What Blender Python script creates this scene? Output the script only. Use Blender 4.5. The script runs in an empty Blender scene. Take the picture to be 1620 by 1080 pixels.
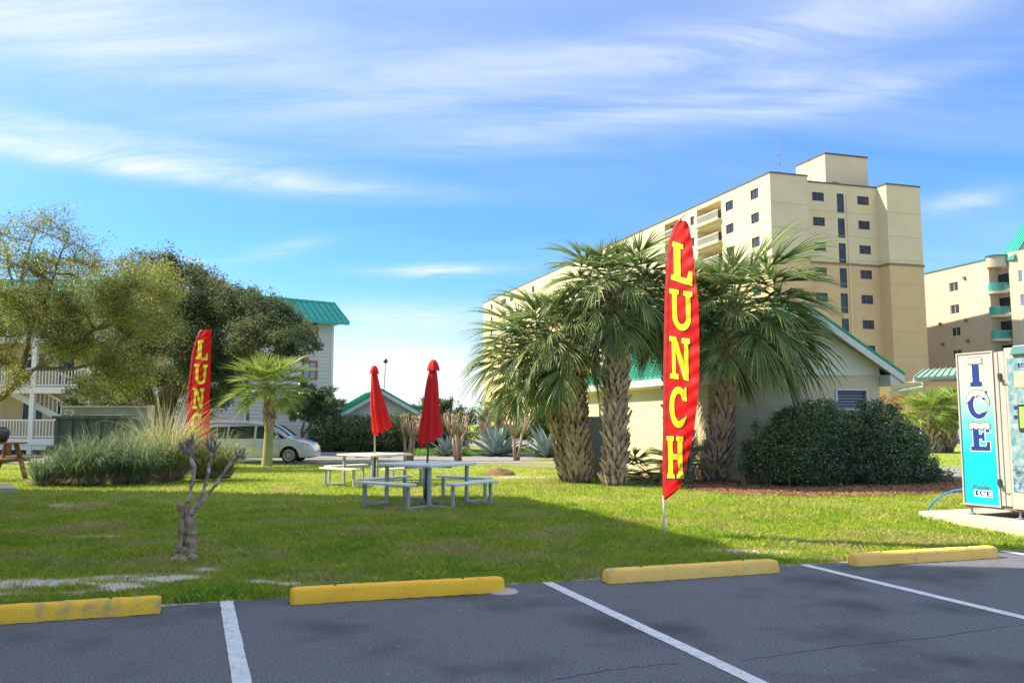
import bpy, bmesh, math, random
import numpy as np
from mathutils import Vector, Matrix
from mathutils.geometry import tessellate_polygon
random.seed(7)
PI = math.pi
S = bpy.context.scene
col = S.collection

# ------------------------------------------------------------------ camera, world, sun, exposure
EYE, FOC, PITCH = 1.5, 1296.0, math.atan(130/1296)
cam_d = bpy.data.cameras.new('camera'); cam = bpy.data.objects.new('camera', cam_d); col.objects.link(cam)
cam.location = (0, 0, EYE); cam.rotation_euler = (PI/2 + PITCH, 0, 0)
cam_d.sensor_width = 36; cam_d.lens = 28.8; cam_d.clip_end = 6000; cam_d.clip_start = .05
S.camera = cam
SUN_AZ, SUN_EL = math.radians(-80), math.radians(44)     # azimuth measured clockwise from +Y
sun_dir = Vector((math.sin(SUN_AZ)*math.cos(SUN_EL), math.cos(SUN_AZ)*math.cos(SUN_EL), math.sin(SUN_EL)))
sl = bpy.data.lights.new('sun', 'SUN'); sl.energy = 3.2; sl.angle = math.radians(.5); sl.color = (1, .88, .66)
so = bpy.data.objects.new('sun', sl); col.objects.link(so)
so.rotation_euler = sun_dir.to_track_quat('Z', 'Y').to_euler(); so.location = (-20, 5, 30)
S.view_settings.view_transform = 'Standard'; S.view_settings.look = 'None'
S.view_settings.exposure = 1.62; S.view_settings.gamma = 1
S.view_settings.use_curve_mapping = False
S.render.engine = 'CYCLES'
S.cycles.max_bounces = 6; S.cycles.transparent_max_bounces = 4; S.cycles.diffuse_bounces = 3
S.cycles.caustics_reflective = False; S.cycles.caustics_refractive = False

W = bpy.data.worlds.new('World'); S.world = W; W.use_nodes = True
def world():
    nt = W.node_tree; N = nt.nodes; L = nt.links
    for n in list(N): N.remove(n)
    def m(op, a, b=None, c=None, clamp=False):
        n = N.new('ShaderNodeMath'); n.operation = op; n.use_clamp = clamp
        for i, v in enumerate((a, b, c)):
            if v is None: continue
            if isinstance(v, (int, float)): n.inputs[i].default_value = v
            else: L.new(v, n.inputs[i])
        return n.outputs[0]
    out = N.new('ShaderNodeOutputWorld'); bg = N.new('ShaderNodeBackground')
    sky = N.new('ShaderNodeTexSky'); sky.sky_type = 'NISHITA'; sky.sun_disc = False
    sky.sun_elevation = SUN_EL; sky.sun_rotation = SUN_AZ; sky.air_density = 1.0; sky.dust_density = .6; sky.ozone_density = 2.5
    hs = N.new('ShaderNodeHueSaturation'); hs.inputs['Saturation'].default_value = 1.12; hs.inputs['Value'].default_value = 1.0
    L.new(sky.outputs[0], hs.inputs['Color'])
    gr = N.new('ShaderNodeMixRGB'); gr.blend_type = 'MULTIPLY'; gr.inputs[0].default_value = 1
    gr.inputs[2].default_value = (.255, .405, .57, 1); L.new(hs.outputs[0], gr.inputs[1])
    tc = N.new('ShaderNodeTexCoord'); sp = N.new('ShaderNodeSeparateXYZ'); L.new(tc.outputs['Generated'], sp.inputs[0])
    x, y, z = sp.outputs
    az = m('ARCTAN2', x, y); el = m('ARCSINE', z)
    # planar cloud coordinates on a high layer, streaks lying roughly east-west
    zz = m('ADD', m('MAXIMUM', z, 0.0), .16)
    u = m('DIVIDE', x, zz); v = m('DIVIDE', y, zz)
    def noise(su, sv, det, rough, off, dist=0.0, rot=0.0):
        ca, sa = math.cos(rot), math.sin(rot)
        uu = m('ADD', m('MULTIPLY', u, ca*su), m('MULTIPLY', v, sa*su))
        vv = m('ADD', m('MULTIPLY', u, -sa*sv), m('MULTIPLY', v, ca*sv))
        cb = N.new('ShaderNodeCombineXYZ'); L.new(uu, cb.inputs[0]); L.new(vv, cb.inputs[1]); cb.inputs[2].default_value = off
        n = N.new('ShaderNodeTexNoise'); n.inputs['Scale'].default_value = 1; n.inputs['Detail'].default_value = det
        n.inputs['Roughness'].default_value = rough; n.inputs['Distortion'].default_value = dist
        L.new(cb.outputs[0], n.inputs['Vector']); return n.outputs['Fac']
    big = noise(.35, .9, 4, .5, 3.3, .5, .0)
    fine = noise(.8, 3.6, 9, .66, 8.1, 1.2, .02)
    wisp = noise(2.0, 5.0, 9, .66, 1.7, .9, .0)
    base = m('MULTIPLY', m('SMOOTH_MIN', m('MULTIPLY', m('SUBTRACT', big, .38, None, True), 3.2), 1, .1), m('ADD', m('MULTIPLY', fine, 1.1), -.08, None, True))
    total = m('MULTIPLY', base, .5)
    # broad banks of cirrus and the low bright bank, each at its own bearing and height
    for (px, py, sx, sy, tilt, amp, kind) in (
            (250, 60, 520, 62, .03, .62, 0), (1250, 30, 480, 40, -.03, .55, 1), (120, 240, 430, 17, .02, .85, 1), (1100, 150, 430, 26, -.12, .34, 0),
            (60, 190, 300, 20, .04, .5, 1), (690, 425, 105, 9, -.04, .95, 1), (620, 560, 200, 42, 0, .8, 2), (660, 620, 300, 45, 0, .7, 2),
            (430, 395, 70, 12, -.25, .4, 1), (1530, 316, 60, 15, -.1, .55, 1), (290, 408, 22, 4, 0, .8, 1), (640, 500, 130, 24, .05, .4, 1),
            (1450, 110, 260, 24, -.1, .4, 0)):
        a0 = math.atan((px-810)/1296); e0 = math.atan((670-py)/1296/math.sqrt(1+((px-810)/1296)**2))
        da = m('SUBTRACT', az, a0); de = m('ADD', m('SUBTRACT', el, e0), m('MULTIPLY', da, tilt))
        q = m('ADD', m('POWER', m('ABSOLUTE', m('DIVIDE', da, sx/1296)), 2.0), m('POWER', m('ABSOLUTE', m('DIVIDE', de, sy/1296)), 2.0))
        g = m('EXPONENT', m('MULTIPLY', q, -1.0))
        br = m('ADD', m('MULTIPLY', fine if kind != 1 else wisp, 2.6), -.72, None, True) if kind < 2 else m('ADD', m('MULTIPLY', fine, 1.2), .25, None, True)
        total = m('ADD', total, m('MULTIPLY', m('MULTIPLY', g, amp), br))
    haze = m('EXPONENT', m('MULTIPLY', m('MAXIMUM', el, 0.0), -13.0))
    total = m('ADD', total, m('MULTIPLY', haze, .22))
    fill_veil = N.new('ShaderNodeMapRange'); fill_veil.interpolation_type = 'SMOOTHSTEP'; fill_veil.inputs[1].default_value = .36; fill_veil.inputs[2].default_value = .8; L.new(el, fill_veil.inputs[0])
    total = m('ADD', total, m('MULTIPLY', fill_veil.outputs[0], m('ADD', m('MULTIPLY', fine, .6), .45)))     # the cirrus veil is added mostly above the frame to whiten the shade light
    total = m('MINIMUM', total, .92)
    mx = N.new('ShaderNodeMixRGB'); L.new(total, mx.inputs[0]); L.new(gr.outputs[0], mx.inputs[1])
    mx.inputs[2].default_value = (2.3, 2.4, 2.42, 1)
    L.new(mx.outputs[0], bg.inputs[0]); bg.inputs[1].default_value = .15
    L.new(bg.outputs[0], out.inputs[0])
world()

# ------------------------------------------------------------------ pixel <-> place helpers (places are real points in the world)
CT, ST = math.cos(PITCH), math.sin(PITCH)
def ray(px, py):
    a = px-810; b = 540-py
    return Vector((a, FOC*CT-b*ST, FOC*ST+b*CT))
def PZ(px, py, z=0.0):
    d = ray(px, py); t = (z-EYE)/d.z; return Vector((d.x*t, d.y*t, z))
def PY(px, py, Y):
    d = ray(px, py); t = Y/d.y; return Vector((d.x*t, Y, EYE+d.z*t))
def terr(x, y):
    f = min(1, max(0, (9-x)/7))
    return -.016*min(15, max(0, y-20))*f
def PG(px, py):
    z = 0
    for _ in range(6):
        p = PZ(px, py, z); z = terr(p.x, p.y)
    return Vector((p.x, p.y, z))
A_DIR = Vector((-math.sin(math.radians(19.5)), math.cos(math.radians(19.5)), 0))   # away from the car park
B_DIR = Vector((math.cos(math.radians(17.5)), math.sin(math.radians(17.5)), 0))    # along the car park

# ------------------------------------------------------------------ materials
MATS = {}
def mat(name, color=(.5, .5, .5), rough=.7, noise=0, scale=5, color2=None, bump=0, bscale=None, metal=0, spec=.5, trans=0, island=0, detail=5, stretch=None, coat=0, emit=None, n2=None):
    if name in MATS: return MATS[name]
    m = bpy.data.materials.new(name); m.use_nodes = True; MATS[name] = m
    nt = m.node_tree; N = nt.nodes; L = nt.links; p = N['Principled BSDF']
    p.inputs['Base Color'].default_value = (*color, 1); p.inputs['Roughness'].default_value = rough
    p.inputs['Metallic'].default_value = metal; p.inputs['Specular IOR Level'].default_value = spec
    p.inputs['Coat Weight'].default_value = coat
    geo = N.new('ShaderNodeNewGeometry')
    vec = geo.outputs['Position']
    if stretch:
        mp = N.new('ShaderNodeMapping'); mp.inputs['Scale'].default_value = stretch; L.new(vec, mp.inputs[0]); vec = mp.outputs[0]
    c = None
    if color2 is not None:
        n = N.new('ShaderNodeTexNoise'); n.inputs['Scale'].default_value = scale; n.inputs['Detail'].default_value = detail; n.inputs['Roughness'].default_value = .65
        L.new(vec, n.inputs['Vector'])
        r = N.new('ShaderNodeMapRange'); r.inputs[1].default_value = .36; r.inputs[2].default_value = .64; L.new(n.outputs['Fac'], r.inputs[0])
        mx = N.new('ShaderNodeMixRGB'); L.new(r.outputs[0], mx.inputs[0]); mx.inputs[1].default_value = (*color, 1); mx.inputs[2].default_value = (*color2, 1)
        c = mx.outputs[0]
        if n2:   # second, larger blotch
            n_ = N.new('ShaderNodeTexNoise'); n_.inputs['Scale'].default_value = n2[0]; n_.inputs['Detail'].default_value = 4; L.new(vec, n_.inputs['Vector'])
            r_ = N.new('ShaderNodeMapRange'); r_.inputs[1].default_value = n2[2]; r_.inputs[2].default_value = n2[3]; L.new(n_.outputs['Fac'], r_.inputs[0])
            mx_ = N.new('ShaderNodeMixRGB'); L.new(r_.outputs[0], mx_.inputs[0]); L.new(c, mx_.inputs[1]); mx_.inputs[2].default_value = (*n2[1], 1); c = mx_.outputs[0]
    if island:
        hs = N.new('ShaderNodeHueSaturation')
        a = N.new('ShaderNodeMapRange'); L.new(geo.outputs['Random Per Island'], a.inputs[0]); a.inputs[3].default_value = 1-island; a.inputs[4].default_value = 1+island
        L.new(a.outputs[0], hs.inputs['Value'])
        b = N.new('ShaderNodeMath'); b.operation = 'MULTIPLY_ADD'; L.new(geo.outputs['Random Per Island'], b.inputs[0]); b.inputs[1].default_value = -.04; b.inputs[2].default_value = .52
        L.new(b.outputs[0], hs.inputs['Hue'])
        if c: L.new(c, hs.inputs['Color'])
        else: hs.inputs['Color'].default_value = (*color, 1)
        c = hs.outputs[0]
    if c: L.new(c, p.inputs['Base Color'])
    if bump:
        n = N.new('ShaderNodeTexNoise'); n.inputs['Scale'].default_value = bscale or scale*4; n.inputs['Detail'].default_value = 6; L.new(vec, n.inputs['Vector'])
        b = N.new('ShaderNodeBump'); b.inputs['Strength'].default_value = bump; b.inputs['Distance'].default_value = .02; L.new(n.outputs['Fac'], b.inputs['Height']); L.new(b.outputs[0], p.inputs['Normal'])
    if emit:
        p.inputs['Emission Color'].default_value = (*emit, 1); p.inputs['Emission Strength'].default_value = 1
    if trans:
        t = N.new('ShaderNodeBsdfTranslucent'); s = N.new('ShaderNodeMixShader'); s.inputs[0].default_value = trans
        if c: L.new(c, t.inputs[0])
        else: t.inputs[0].default_value = (*color, 1)
        L.new(p.outputs[0], s.inputs[1]); L.new(t.outputs[0], s.inputs[2]); L.new(s.outputs[0], N['Material Output'].inputs[0])
    return m

# ------------------------------------------------------------------ mesh helpers
class MB:
    def __init__(s): s.v = []; s.f = []; s.m = []
    def add(s, vs, fs, mi=0):
        b = len(s.v); s.v += [tuple(v) for v in vs]; s.f += [tuple(i+b for i in f) for f in fs]; s.m += [mi]*len(fs); return s
    def hexa(s, p, mi=0):   # 8 corners: bottom ccw 0-3, top 4-7
        return s.add(p, [(3, 2, 1, 0), (4, 5, 6, 7), (0, 1, 5, 4), (1, 2, 6, 5), (2, 3, 7, 6), (3, 0, 4, 7)], mi)
    def box(s, c, d, rz=0, mi=0):   # centre, dims
        ca, sa = math.cos(rz), math.sin(rz); P = []
        for z in (-.5, .5):
            for (x, y) in ((-.5, -.5), (.5, -.5), (.5, .5), (-.5, .5)):
                X, Y = x*d[0], y*d[1]; P.append((c[0]+X*ca-Y*sa, c[1]+X*sa+Y*ca, c[2]+z*d[2]))
        return s.hexa(P, mi)
    def obox(s, o, a, b, c, mi=0):  # corner + three edge vectors
        o, a, b, c = map(Vector, (o, a, b, c))
        if a.cross(b).dot(c) < 0: a, b, o = b, a, o
        return s.hexa([o, o+a, o+a+b, o+b, o+c, o+a+c, o+a+b+c, o+b+c], mi)
    def bar(s, p, q, w, h=None, up=(0, 0, 1), mi=0):
        p, q = Vector(p), Vector(q); h = h or w; d = (q-p); 
        if d.length < 1e-6: return s
        d.normalize(); up = Vector(up)
        if abs(d.dot(up)) > .98: up = Vector((0, 1, 0))
        sx = d.cross(up).normalized(); uz = sx.cross(d)
        return s.obox(p-sx*w/2-uz*h/2, sx*w, uz*h, q-p, mi)
    def tube(s, pts, rad, n=8, cap=True, mi=0):
        pts = [Vector(p) for p in pts]; b = len(s.v); prev = None
        if isinstance(rad, (int, float)): rad = [rad]*len(pts)
        for i, p in enumerate(pts):
            d = (pts[min(i+1, len(pts)-1)]-pts[max(i-1, 0)]).normalized()
            if prev is None:
                x = d.orthogonal().normalized()
            else:
                x = (prev - d*prev.dot(d)).normalized()
            prev = x; y = d.cross(x)
            for k in range(n):
                a = 2*PI*k/n; s.v.append(tuple(p+(x*math.cos(a)+y*math.sin(a))*rad[i]))
        for i in range(len(pts)-1):
            for k in range(n):
                s.f.append((b+i*n+k, b+i*n+(k+1) % n, b+(i+1)*n+(k+1) % n, b+(i+1)*n+k)); s.m.append(mi)
        if cap:
            s.f.append(tuple(b+k for k in range(n))[::-1]); s.m.append(mi)
            s.f.append(tuple(b+(len(pts)-1)*n+k for k in range(n))); s.m.append(mi)
        return s
    def lathe(s, prof, c=(0, 0, 0), n=20, mi=0):
        b = len(s.v)
        for (r, z) in prof:
            for k in range(n):
                a = 2*PI*k/n; s.v.append((c[0]+r*math.cos(a), c[1]+r*math.sin(a), c[2]+z))
        for i in range(len(prof)-1):
            for k in range(n):
                s.f.append((b+i*n+k, b+i*n+(k+1) % n, b+(i+1)*n+(k+1) % n, b+(i+1)*n+k)); s.m.append(mi)
        return s
    def prism(s, poly, ext, mi=0):
        n = len(poly); ext = Vector(ext); P = [Vector(p) for p in poly]; Q = [p+ext for p in P]
        s.add(P+Q, [tuple(range(n))[::-1], tuple(range(n, 2*n))]+[(i, (i+1) % n, n+(i+1) % n, n+i) for i in range(n)], mi); return s
    def quad(s, a, b, c, d, mi=0): return s.add([a, b, c, d], [(0, 1, 2, 3)], mi)
    def mesh(s, name, mats, smooth=False, off=(0, 0, 0)):
        me = bpy.data.meshes.new(name); o = Vector(off)
        me.from_pydata([(v[0]-o.x, v[1]-o.y, v[2]-o.z) for v in s.v], [], s.f)
        for q in (mats if isinstance(mats, (list, tuple)) else [mats]): me.materials.append(q)
        me.polygons.foreach_set('material_index', s.m)
        if smooth: me.polygons.foreach_set('use_smooth', [True]*len(s.f))
        me.update(); return me
    def build(s, name, mats, parent=None, smooth=False, bevel=0, loc=None):
        off = Vector(loc) if loc is not None else Vector((0, 0, 0))
        poff = Vector(parent['_o']) if parent is not None and '_o' in parent.keys() else Vector((0, 0, 0))
        me = s.mesh(name, mats, smooth, poff if loc is None else off)
        bm = bmesh.new(); bm.from_mesh(me); bmesh.ops.recalc_face_normals(bm, faces=bm.faces); bm.to_mesh(me); bm.free()
        o = bpy.data.objects.new(name, me); col.objects.link(o)
        if parent is not None: o.parent = parent
        if loc is not None: o.location = off-poff
        if parent is not None or loc is not None: o['_o'] = list(off if loc is not None else poff)
        if bevel:
            b = o.modifiers.new('bevel', 'BEVEL'); b.width = bevel; b.segments = 2; b.limit_method = 'ANGLE'
        return o
def tag(o, label=None, cat=None, group=None, kind=None):
    if label: o['label'] = label
    if cat: o['category'] = cat
    if group: o['group'] = group
    if kind: o['kind'] = kind
    return o
def empty(name, loc=(0, 0, 0), label=None, cat=None, group=None, rz=0, local=False):
    e = bpy.data.objects.new(name, None); col.objects.link(e); e.location = loc; e.rotation_euler = (0, 0, rz); e.empty_display_size = .2
    e['_o'] = [0, 0, 0] if local else list(loc)     # local: children are modelled about the origin
    return tag(e, label, cat, group)
def inst(me, name, parent, loc, rot=(0, 0, 0), sc=(1, 1, 1)):
    o = bpy.data.objects.new(name, me); col.objects.link(o); o.parent = parent
    l = Vector(loc)-Vector(parent['_o']); o.location = l; o.rotation_euler = rot; o.scale = sc if not isinstance(sc, (int, float)) else (sc,)*3
    return o
def copy_tree(o, parent=None):
    c = o.copy(); col.objects.link(c)
    if parent is not None: c.parent = parent
    for ch in list(o.children): copy_tree(ch, c)
    return c
def np_mesh(name, V, nper, m, smooth=False, attr=None):      # V: (n*nper,3), faces are consecutive groups of nper verts
    V = np.asarray(V, dtype=np.float32).reshape(-1, 3); nf = len(V)//nper
    me = bpy.data.meshes.new(name); me.vertices.add(len(V)); me.vertices.foreach_set('co', V.ravel())
    me.loops.add(nf*nper); me.loops.foreach_set('vertex_index', np.arange(nf*nper, dtype=np.int32))
    me.polygons.add(nf); me.polygons.foreach_set('loop_start', np.arange(0, nf*nper, nper, dtype=np.int32))
    me.materials.append(m); me.update(calc_edges=True)
    return me
def np_faces(name, V, F, m, smooth=False):
    V = np.asarray(V, np.float32); F = np.asarray(F, np.int32); k = F.shape[1]
    me = bpy.data.meshes.new(name); me.vertices.add(len(V)); me.vertices.foreach_set('co', V.ravel())
    me.loops.add(F.size); me.loops.foreach_set('vertex_index', F.ravel())
    me.polygons.add(len(F)); me.polygons.foreach_set('loop_start', np.arange(0, F.size, k, dtype=np.int32))
    if smooth: me.polygons.foreach_set('use_smooth', np.ones(len(F), dtype=bool))
    me.materials.append(m); me.update(calc_edges=True); return me
def obj(name, me, parent=None, loc=None):
    o = bpy.data.objects.new(name, me); col.objects.link(o)
    if parent is not None: o.parent = parent
    if loc is not None: o.location = loc
    return o

# value noise in numpy (for the bare patches of the lawn)
rngN = np.random.default_rng(11); LAT = rngN.random((256, 256))
def vnoise(x, y):
    x = np.asarray(x, float); y = np.asarray(y, float)
    xi = np.floor(x).astype(int); yi = np.floor(y).astype(int); fx = x-xi; fy = y-yi
    fx = fx*fx*(3-2*fx); fy = fy*fy*(3-2*fy)
    g = lambda i, j: LAT[i & 255, j & 255]
    return (g(xi, yi)*(1-fx)+g(xi+1, yi)*fx)*(1-fy)+(g(xi, yi+1)*(1-fx)+g(xi+1, yi+1)*fx)*fy
def fbm(x, y): return (vnoise(x, y)+.5*vnoise(x*2.1+7, y*2.1+3)+.25*vnoise(x*4.3+1, y*4.3+9)+.12*vnoise(x*9+4, y*9+2))/1.87

# ------------------------------------------------------------------ SETTING: ground, car park, roads
EDGE = [(-40, -6.5), (-9, 4.9), (-5.0, 6.32), (-2.43, 7.12), (.33, 7.98), (3.11, 8.94), (5.77, 9.85), (9, 10.95), (40, 22)]
def edge_y(x):
    return np.interp(x, [e[0] for e in EDGE], [e[1] for e in EDGE])
# bare sandy places: (x, y, rx, ry, strength)
BARE = [PG(60, 925), PG(215, 915), PG(430, 925), PG(120, 940), PG(290, 905), PG(530, 925)]
BARE = [(p.x, p.y, r[0], r[1], r[2]) for p, r in zip(BARE, ((1.0, .22, 1.0), (.9, .28, 1.0), (.5, .2, .9), (.9, .16, .8), (.45, .25, .6), (.4, .12, .5)))]
BARE += [(PG(150, 850).x, PG(150, 850).y, .8, .22, .5), (PG(660, 845).x, PG(660, 845).y, .35, .12, .75), (PG(660, 800).x, 15.6, 1.4, 1.0, .5), (PG(840, 755).x, PG(840, 755).y, 1.8, .9, .6),
         (PG(1180, 875).x, PG(1180, 875).y, .9, .3, .55), (PG(940, 918).x, PG(940, 918).y, .8, .1, .6), (PG(60, 800).x, PG(60, 800).y, 3, .5, .45), (PG(640, 862).x, PG(640, 862).y, .5, .12, .5)]
def bare_at(x, y):
    x = np.asarray(x, float); y = np.asarray(y, float)
    b = np.zeros_like(x); n = fbm(x*1.7+20, y*3.0+5)
    for (cx, cy, rx, ry, s) in BARE:
        q = ((x-cx)/rx)**2+((y-cy)/ry)**2
        b = np.maximum(b, s*np.exp(-q*.7))
    d = y-edge_y(x)
    b = np.maximum(b, .55*np.exp(-(np.maximum(d, 0)/.16)**2))
    left = np.clip((-x-1.0)/3, 0, 1)*np.clip((19-y)/3, 0, 1)
    b = b*(.55+.95*fbm(x*5+2, y*8+1))
    b = b+(n-.47)*1.5*(.35+.65*left)*np.clip((30-y)/10, 0, 1)
    return np.clip(b, 0, 1)

def ground_mat():
    m = bpy.data.materials.new('lawn_soil'); m.use_nodes = True; nt = m.node_tree; N = nt.nodes; L = nt.links; p = N['Principled BSDF']
    p.inputs['Roughness'].default_value = .95; p.inputs['Specular IOR Level'].default_value = .1
    g = N.new('ShaderNodeNewGeometry'); at = N.new('ShaderNodeAttribute'); at.attribute_name = 'bare'
    def nz(sc, lo, hi, det=6, st=None):
        n = N.new('ShaderNodeTexNoise'); n.inputs['Scale'].default_value = sc; n.inputs['Detail'].default_value = det; n.inputs['Roughness'].default_value = .65
        if st:
            mp = N.new('ShaderNodeMapping'); mp.inputs['Scale'].default_value = st; L.new(g.outputs['Position'], mp.inputs[0]); L.new(mp.outputs[0], n.inputs['Vector'])
        else: L.new(g.outputs['Position'], n.inputs['Vector'])
        r = N.new('ShaderNodeMapRange'); r.inputs[1].default_value = lo; r.inputs[2].default_value = hi; L.new(n.outputs['Fac'], r.inputs[0]); return r.outputs[0], n.outputs['Fac']
    def mix(f, a, b):
        x = N.new('ShaderNodeMixRGB')
        if isinstance(f, float): x.inputs[0].default_value = f
        else: L.new(f, x.inputs[0])
        for i, q in ((1, a), (2, b)):
            if isinstance(q, tuple): x.inputs[i].default_value = (*q, 1)
            else: L.new(q, x.inputs[i])
        return x.outputs[0]
    f1, _ = nz(7, .35, .65); f2, _ = nz(.35, .42, .62, 3); f3, n3 = nz(45, .3, .7)
    gr = mix(f1, (.20, .30, .03), (.34, .40, .05)); gr = mix(f2, gr, (.36, .38, .08)); gr = mix(f3, gr, (.24, .30, .06))
    soil = mix(f1, (.26, .23, .14), (.40, .34, .20)); sand = mix(f3, (.46, .42, .37), (.78, .72, .65))
    b1 = N.new('ShaderNodeMapRange'); b1.inputs[1].default_value = .12; b1.inputs[2].default_value = .45; L.new(at.outputs['Fac'], b1.inputs[0])
    b2 = N.new('ShaderNodeMapRange'); b2.inputs[1].default_value = .5; b2.inputs[2].default_value = .75; L.new(at.outputs['Fac'], b2.inputs[0])
    c = mix(b1.outputs[0], gr, soil); c = mix(b2.outputs[0], c, sand)
    L.new(c, p.inputs['Base Color'])
    b = N.new('ShaderNodeBump'); b.inputs['Strength'].default_value = .7; b.inputs['Distance'].default_value = .03; L.new(n3, b.inputs['Height']); L.new(b.outputs[0], p.inputs['Normal'])
    return m
def ground():
    xs = np.unique(np.concatenate([np.linspace(-3500, -60, 12), np.linspace(-60, -14, 24), np.arange(-14, 10, .11), np.linspace(10, 60, 26), np.linspace(60, 3500, 12)]))
    ys = np.unique(np.concatenate([np.linspace(-500, -10, 8), np.linspace(-10, 4, 8), np.arange(4, 19, .11), np.arange(19, 60, .6), np.linspace(60, 300, 24), np.linspace(300, 4500, 12)]))
    X, Y = np.meshgrid(xs, ys); f = np.clip((9-X)/7, 0, 1); Z = -.016*np.clip(Y-20, 0, 15)*f
    d = Y-edge_y(X); near = (Y < 20) & (np.abs(X) < 15)
    Z = Z+np.where(near, np.clip(d, 0, 1)*(fbm(X*.9, Y*.9)-.5)*.07, 0)*np.clip((20-Y)/4, 0, 1)
    Z = np.where(d < .02, Z-.004*0, Z)
    Z = np.where((d < -.1), -.03, Z)
    V = np.stack([X.ravel(), Y.ravel(), Z.ravel()], 1); ny, nx = X.shape
    i = (np.arange(ny-1)[:, None]*nx+np.arange(nx-1)[None, :]).ravel(); F = np.stack([i, i+1, i+nx+1, i+nx], 1)
    me = np_faces('ground', V, F, ground_mat(), True)
    a = me.attributes.new('bare', 'FLOAT', 'POINT'); a.data.foreach_set('value', bare_at(X.ravel(), Y.ravel()).astype(np.float32))
    tag(obj('ground', me), 'lawn soil and sandy bare patches between the car park and the road', kind='structure')
ground()
ASPH = mat('asphalt', (.09, .098, .125), .85, color2=(.195, .212, .25), scale=55, bump=.6, bscale=140, spec=.3, detail=3, n2=(.9, (.068, .072, .088), .5, .68))
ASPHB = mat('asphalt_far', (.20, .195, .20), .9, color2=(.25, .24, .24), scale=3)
CONC = mat('concrete', (.42, .38, .33), .9, color2=(.52, .47, .41), scale=4, bump=.3, bscale=60)
def asphalt():
    rr = random.Random(5); pts = []
    x = -12.0
    while x < 14:
        pts.append((x, float(edge_y(x))+rr.uniform(-.02, .02)+.015*math.sin(x*5), .001)); x += .06
    mb = MB(); n = len(pts)
    near = [(-40, float(edge_y(-40)), .001)]+pts+[(40, float(edge_y(40)), .001)]
    for a, b in zip(near[:-1], near[1:]): mb.quad((a[0], -30, .001), (b[0], -30, .001), b, a)
    o = mb.build('car_park', ASPH); tag(o, 'dark blue grey asphalt parking surface', kind='structure')
    mb = MB()
    for a, b in zip(near[:-1], near[1:]): mb.quad(a, b, (b[0], b[1], -.06), (a[0], a[1], -.06))
asphalt()
WHITE = mat('line_paint', (.74, .78, .84), .6, color2=(.55, .6, .68), scale=9, bump=.3, bscale=130, detail=8, n2=(28, (.3, .32, .36), .58, .70))
def line(p0, p1, w=.105):
    p0, p1 = Vector(p0), Vector(p1); d = (p1-p0).normalized(); s = Vector((-d.y, d.x, 0))*w/2; mb = MB(); n = 60; rr = random.Random(3)
    L = []
    for i in range(n+1):
        q = p0.lerp(p1, i/n); L.append((q-s*(1+rr.uniform(-.05, .05)), q+s*(1+rr.uniform(-.05, .05))))
    for a, b in zip(L[:-1], L[1:]): mb.quad(a[0]+Vector((0, 0, .005)), b[0]+Vector((0, 0, .005)), b[1]+Vector((0, 0, .005)), a[1]+Vector((0, 0, .005)))
    tag(mb.build('parking_line', WHITE), 'white painted parking line', kind='structure')
for (a, b) in (((358, 950), (383, 1080)), ((865, 921), (1200, 1080)), ((1270, 893), (1620, 977)), ((1583, 871), (1700, 890))):
    pa, pb = PZ(*a), PZ(*b); line(pa, pb+(pb-pa).normalized()*3)
# oil stains and cracks are in the material; a faint darker patch sheet
def road(pts, name, m, z=.004, label=None):
    mb = MB(); P = [Vector((p[0], p[1], terr(p[0], p[1])+z)) for p in pts]
    mb.add(P, [tuple(range(len(P)))]); tag(mb.build(name, m), label, kind='structure')
def strip(name, m, y0, y1, x0, x1, z=.02, label=None, slope=0):
    mb = MB(); xs = list(np.linspace(x0, x1, 40)); 
    for a, b in zip(xs[:-1], xs[1:]):
        f = lambda x, y: (x, y+slope*x, terr(x, y+slope*x)+z)
        mb.quad(f(a, y0), f(b, y0), f(b, y1), f(a, y1))
    tag(mb.build(name, m), label, kind='structure')
def seam(pts, w=.009):
    mb = MB(); P = []
    for a, b in zip(pts[:-1], pts[1:]):
        a, b = PZ(*a), PZ(*b)
        for k in range(12): P.append(a.lerp(b, k/12))
    rr = random.Random(2); P = [p+Vector((rr.uniform(-.012, .012), rr.uniform(-.012, .012), .0)) for p in P]
    for a, b in zip(P[:-1], P[1:]):
        d = (b-a).normalized(); q = Vector((-d.y, d.x, 0))*w*rr.uniform(.2, .6); z = Vector((0, 0, .0035)); mb.quad(a-q+z, b-q+z, b+q+z, a+q+z)
    tag(mb.build('asphalt_crack', mat('crack_fill', (.075, .075, .08), .9)), 'thin dark crack across the asphalt', kind='structure')
seam([(1170, 1045), (1330, 1022), (1480, 1008), (1700, 975)]); seam([(860, 1078), (960, 1060), (1080, 1048)])
def pebbles():
    rg = random.Random(9); mb = MB()
    for i in range(60):
        y = 4.8+3.4*rg.random()**1.5; x = rg.uniform(-.66, .66)*y; 
        if y > float(edge_y(x))-.05: continue
        r_ = rg.uniform(.002, .006); a = rg.uniform(0, 3); P = [(x+math.cos(a+k*PI/2)*r_, y+math.sin(a+k*PI/2)*r_*.8, .002) for k in range(4)]; mb.add(P+[(x, y, .002+r_)], [(0, 1, 4), (1, 2, 4), (2, 3, 4), (3, 0, 4)])
    tag(mb.build('pebbles', mat('shell_chip', (.75, .72, .68), .8)), 'tiny pale shell chips scattered over the asphalt', 'shell chips', kind='stuff')
pebbles()
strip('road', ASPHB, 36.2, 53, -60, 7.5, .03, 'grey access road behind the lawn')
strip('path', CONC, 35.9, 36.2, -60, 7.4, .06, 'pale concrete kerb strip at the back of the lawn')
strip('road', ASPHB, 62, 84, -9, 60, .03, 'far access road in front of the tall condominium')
strip('road', ASPHB, 21.4, 27.4, 12.2, 60, .03, 'side road to the right of the yellow building', slope=.08)
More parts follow.
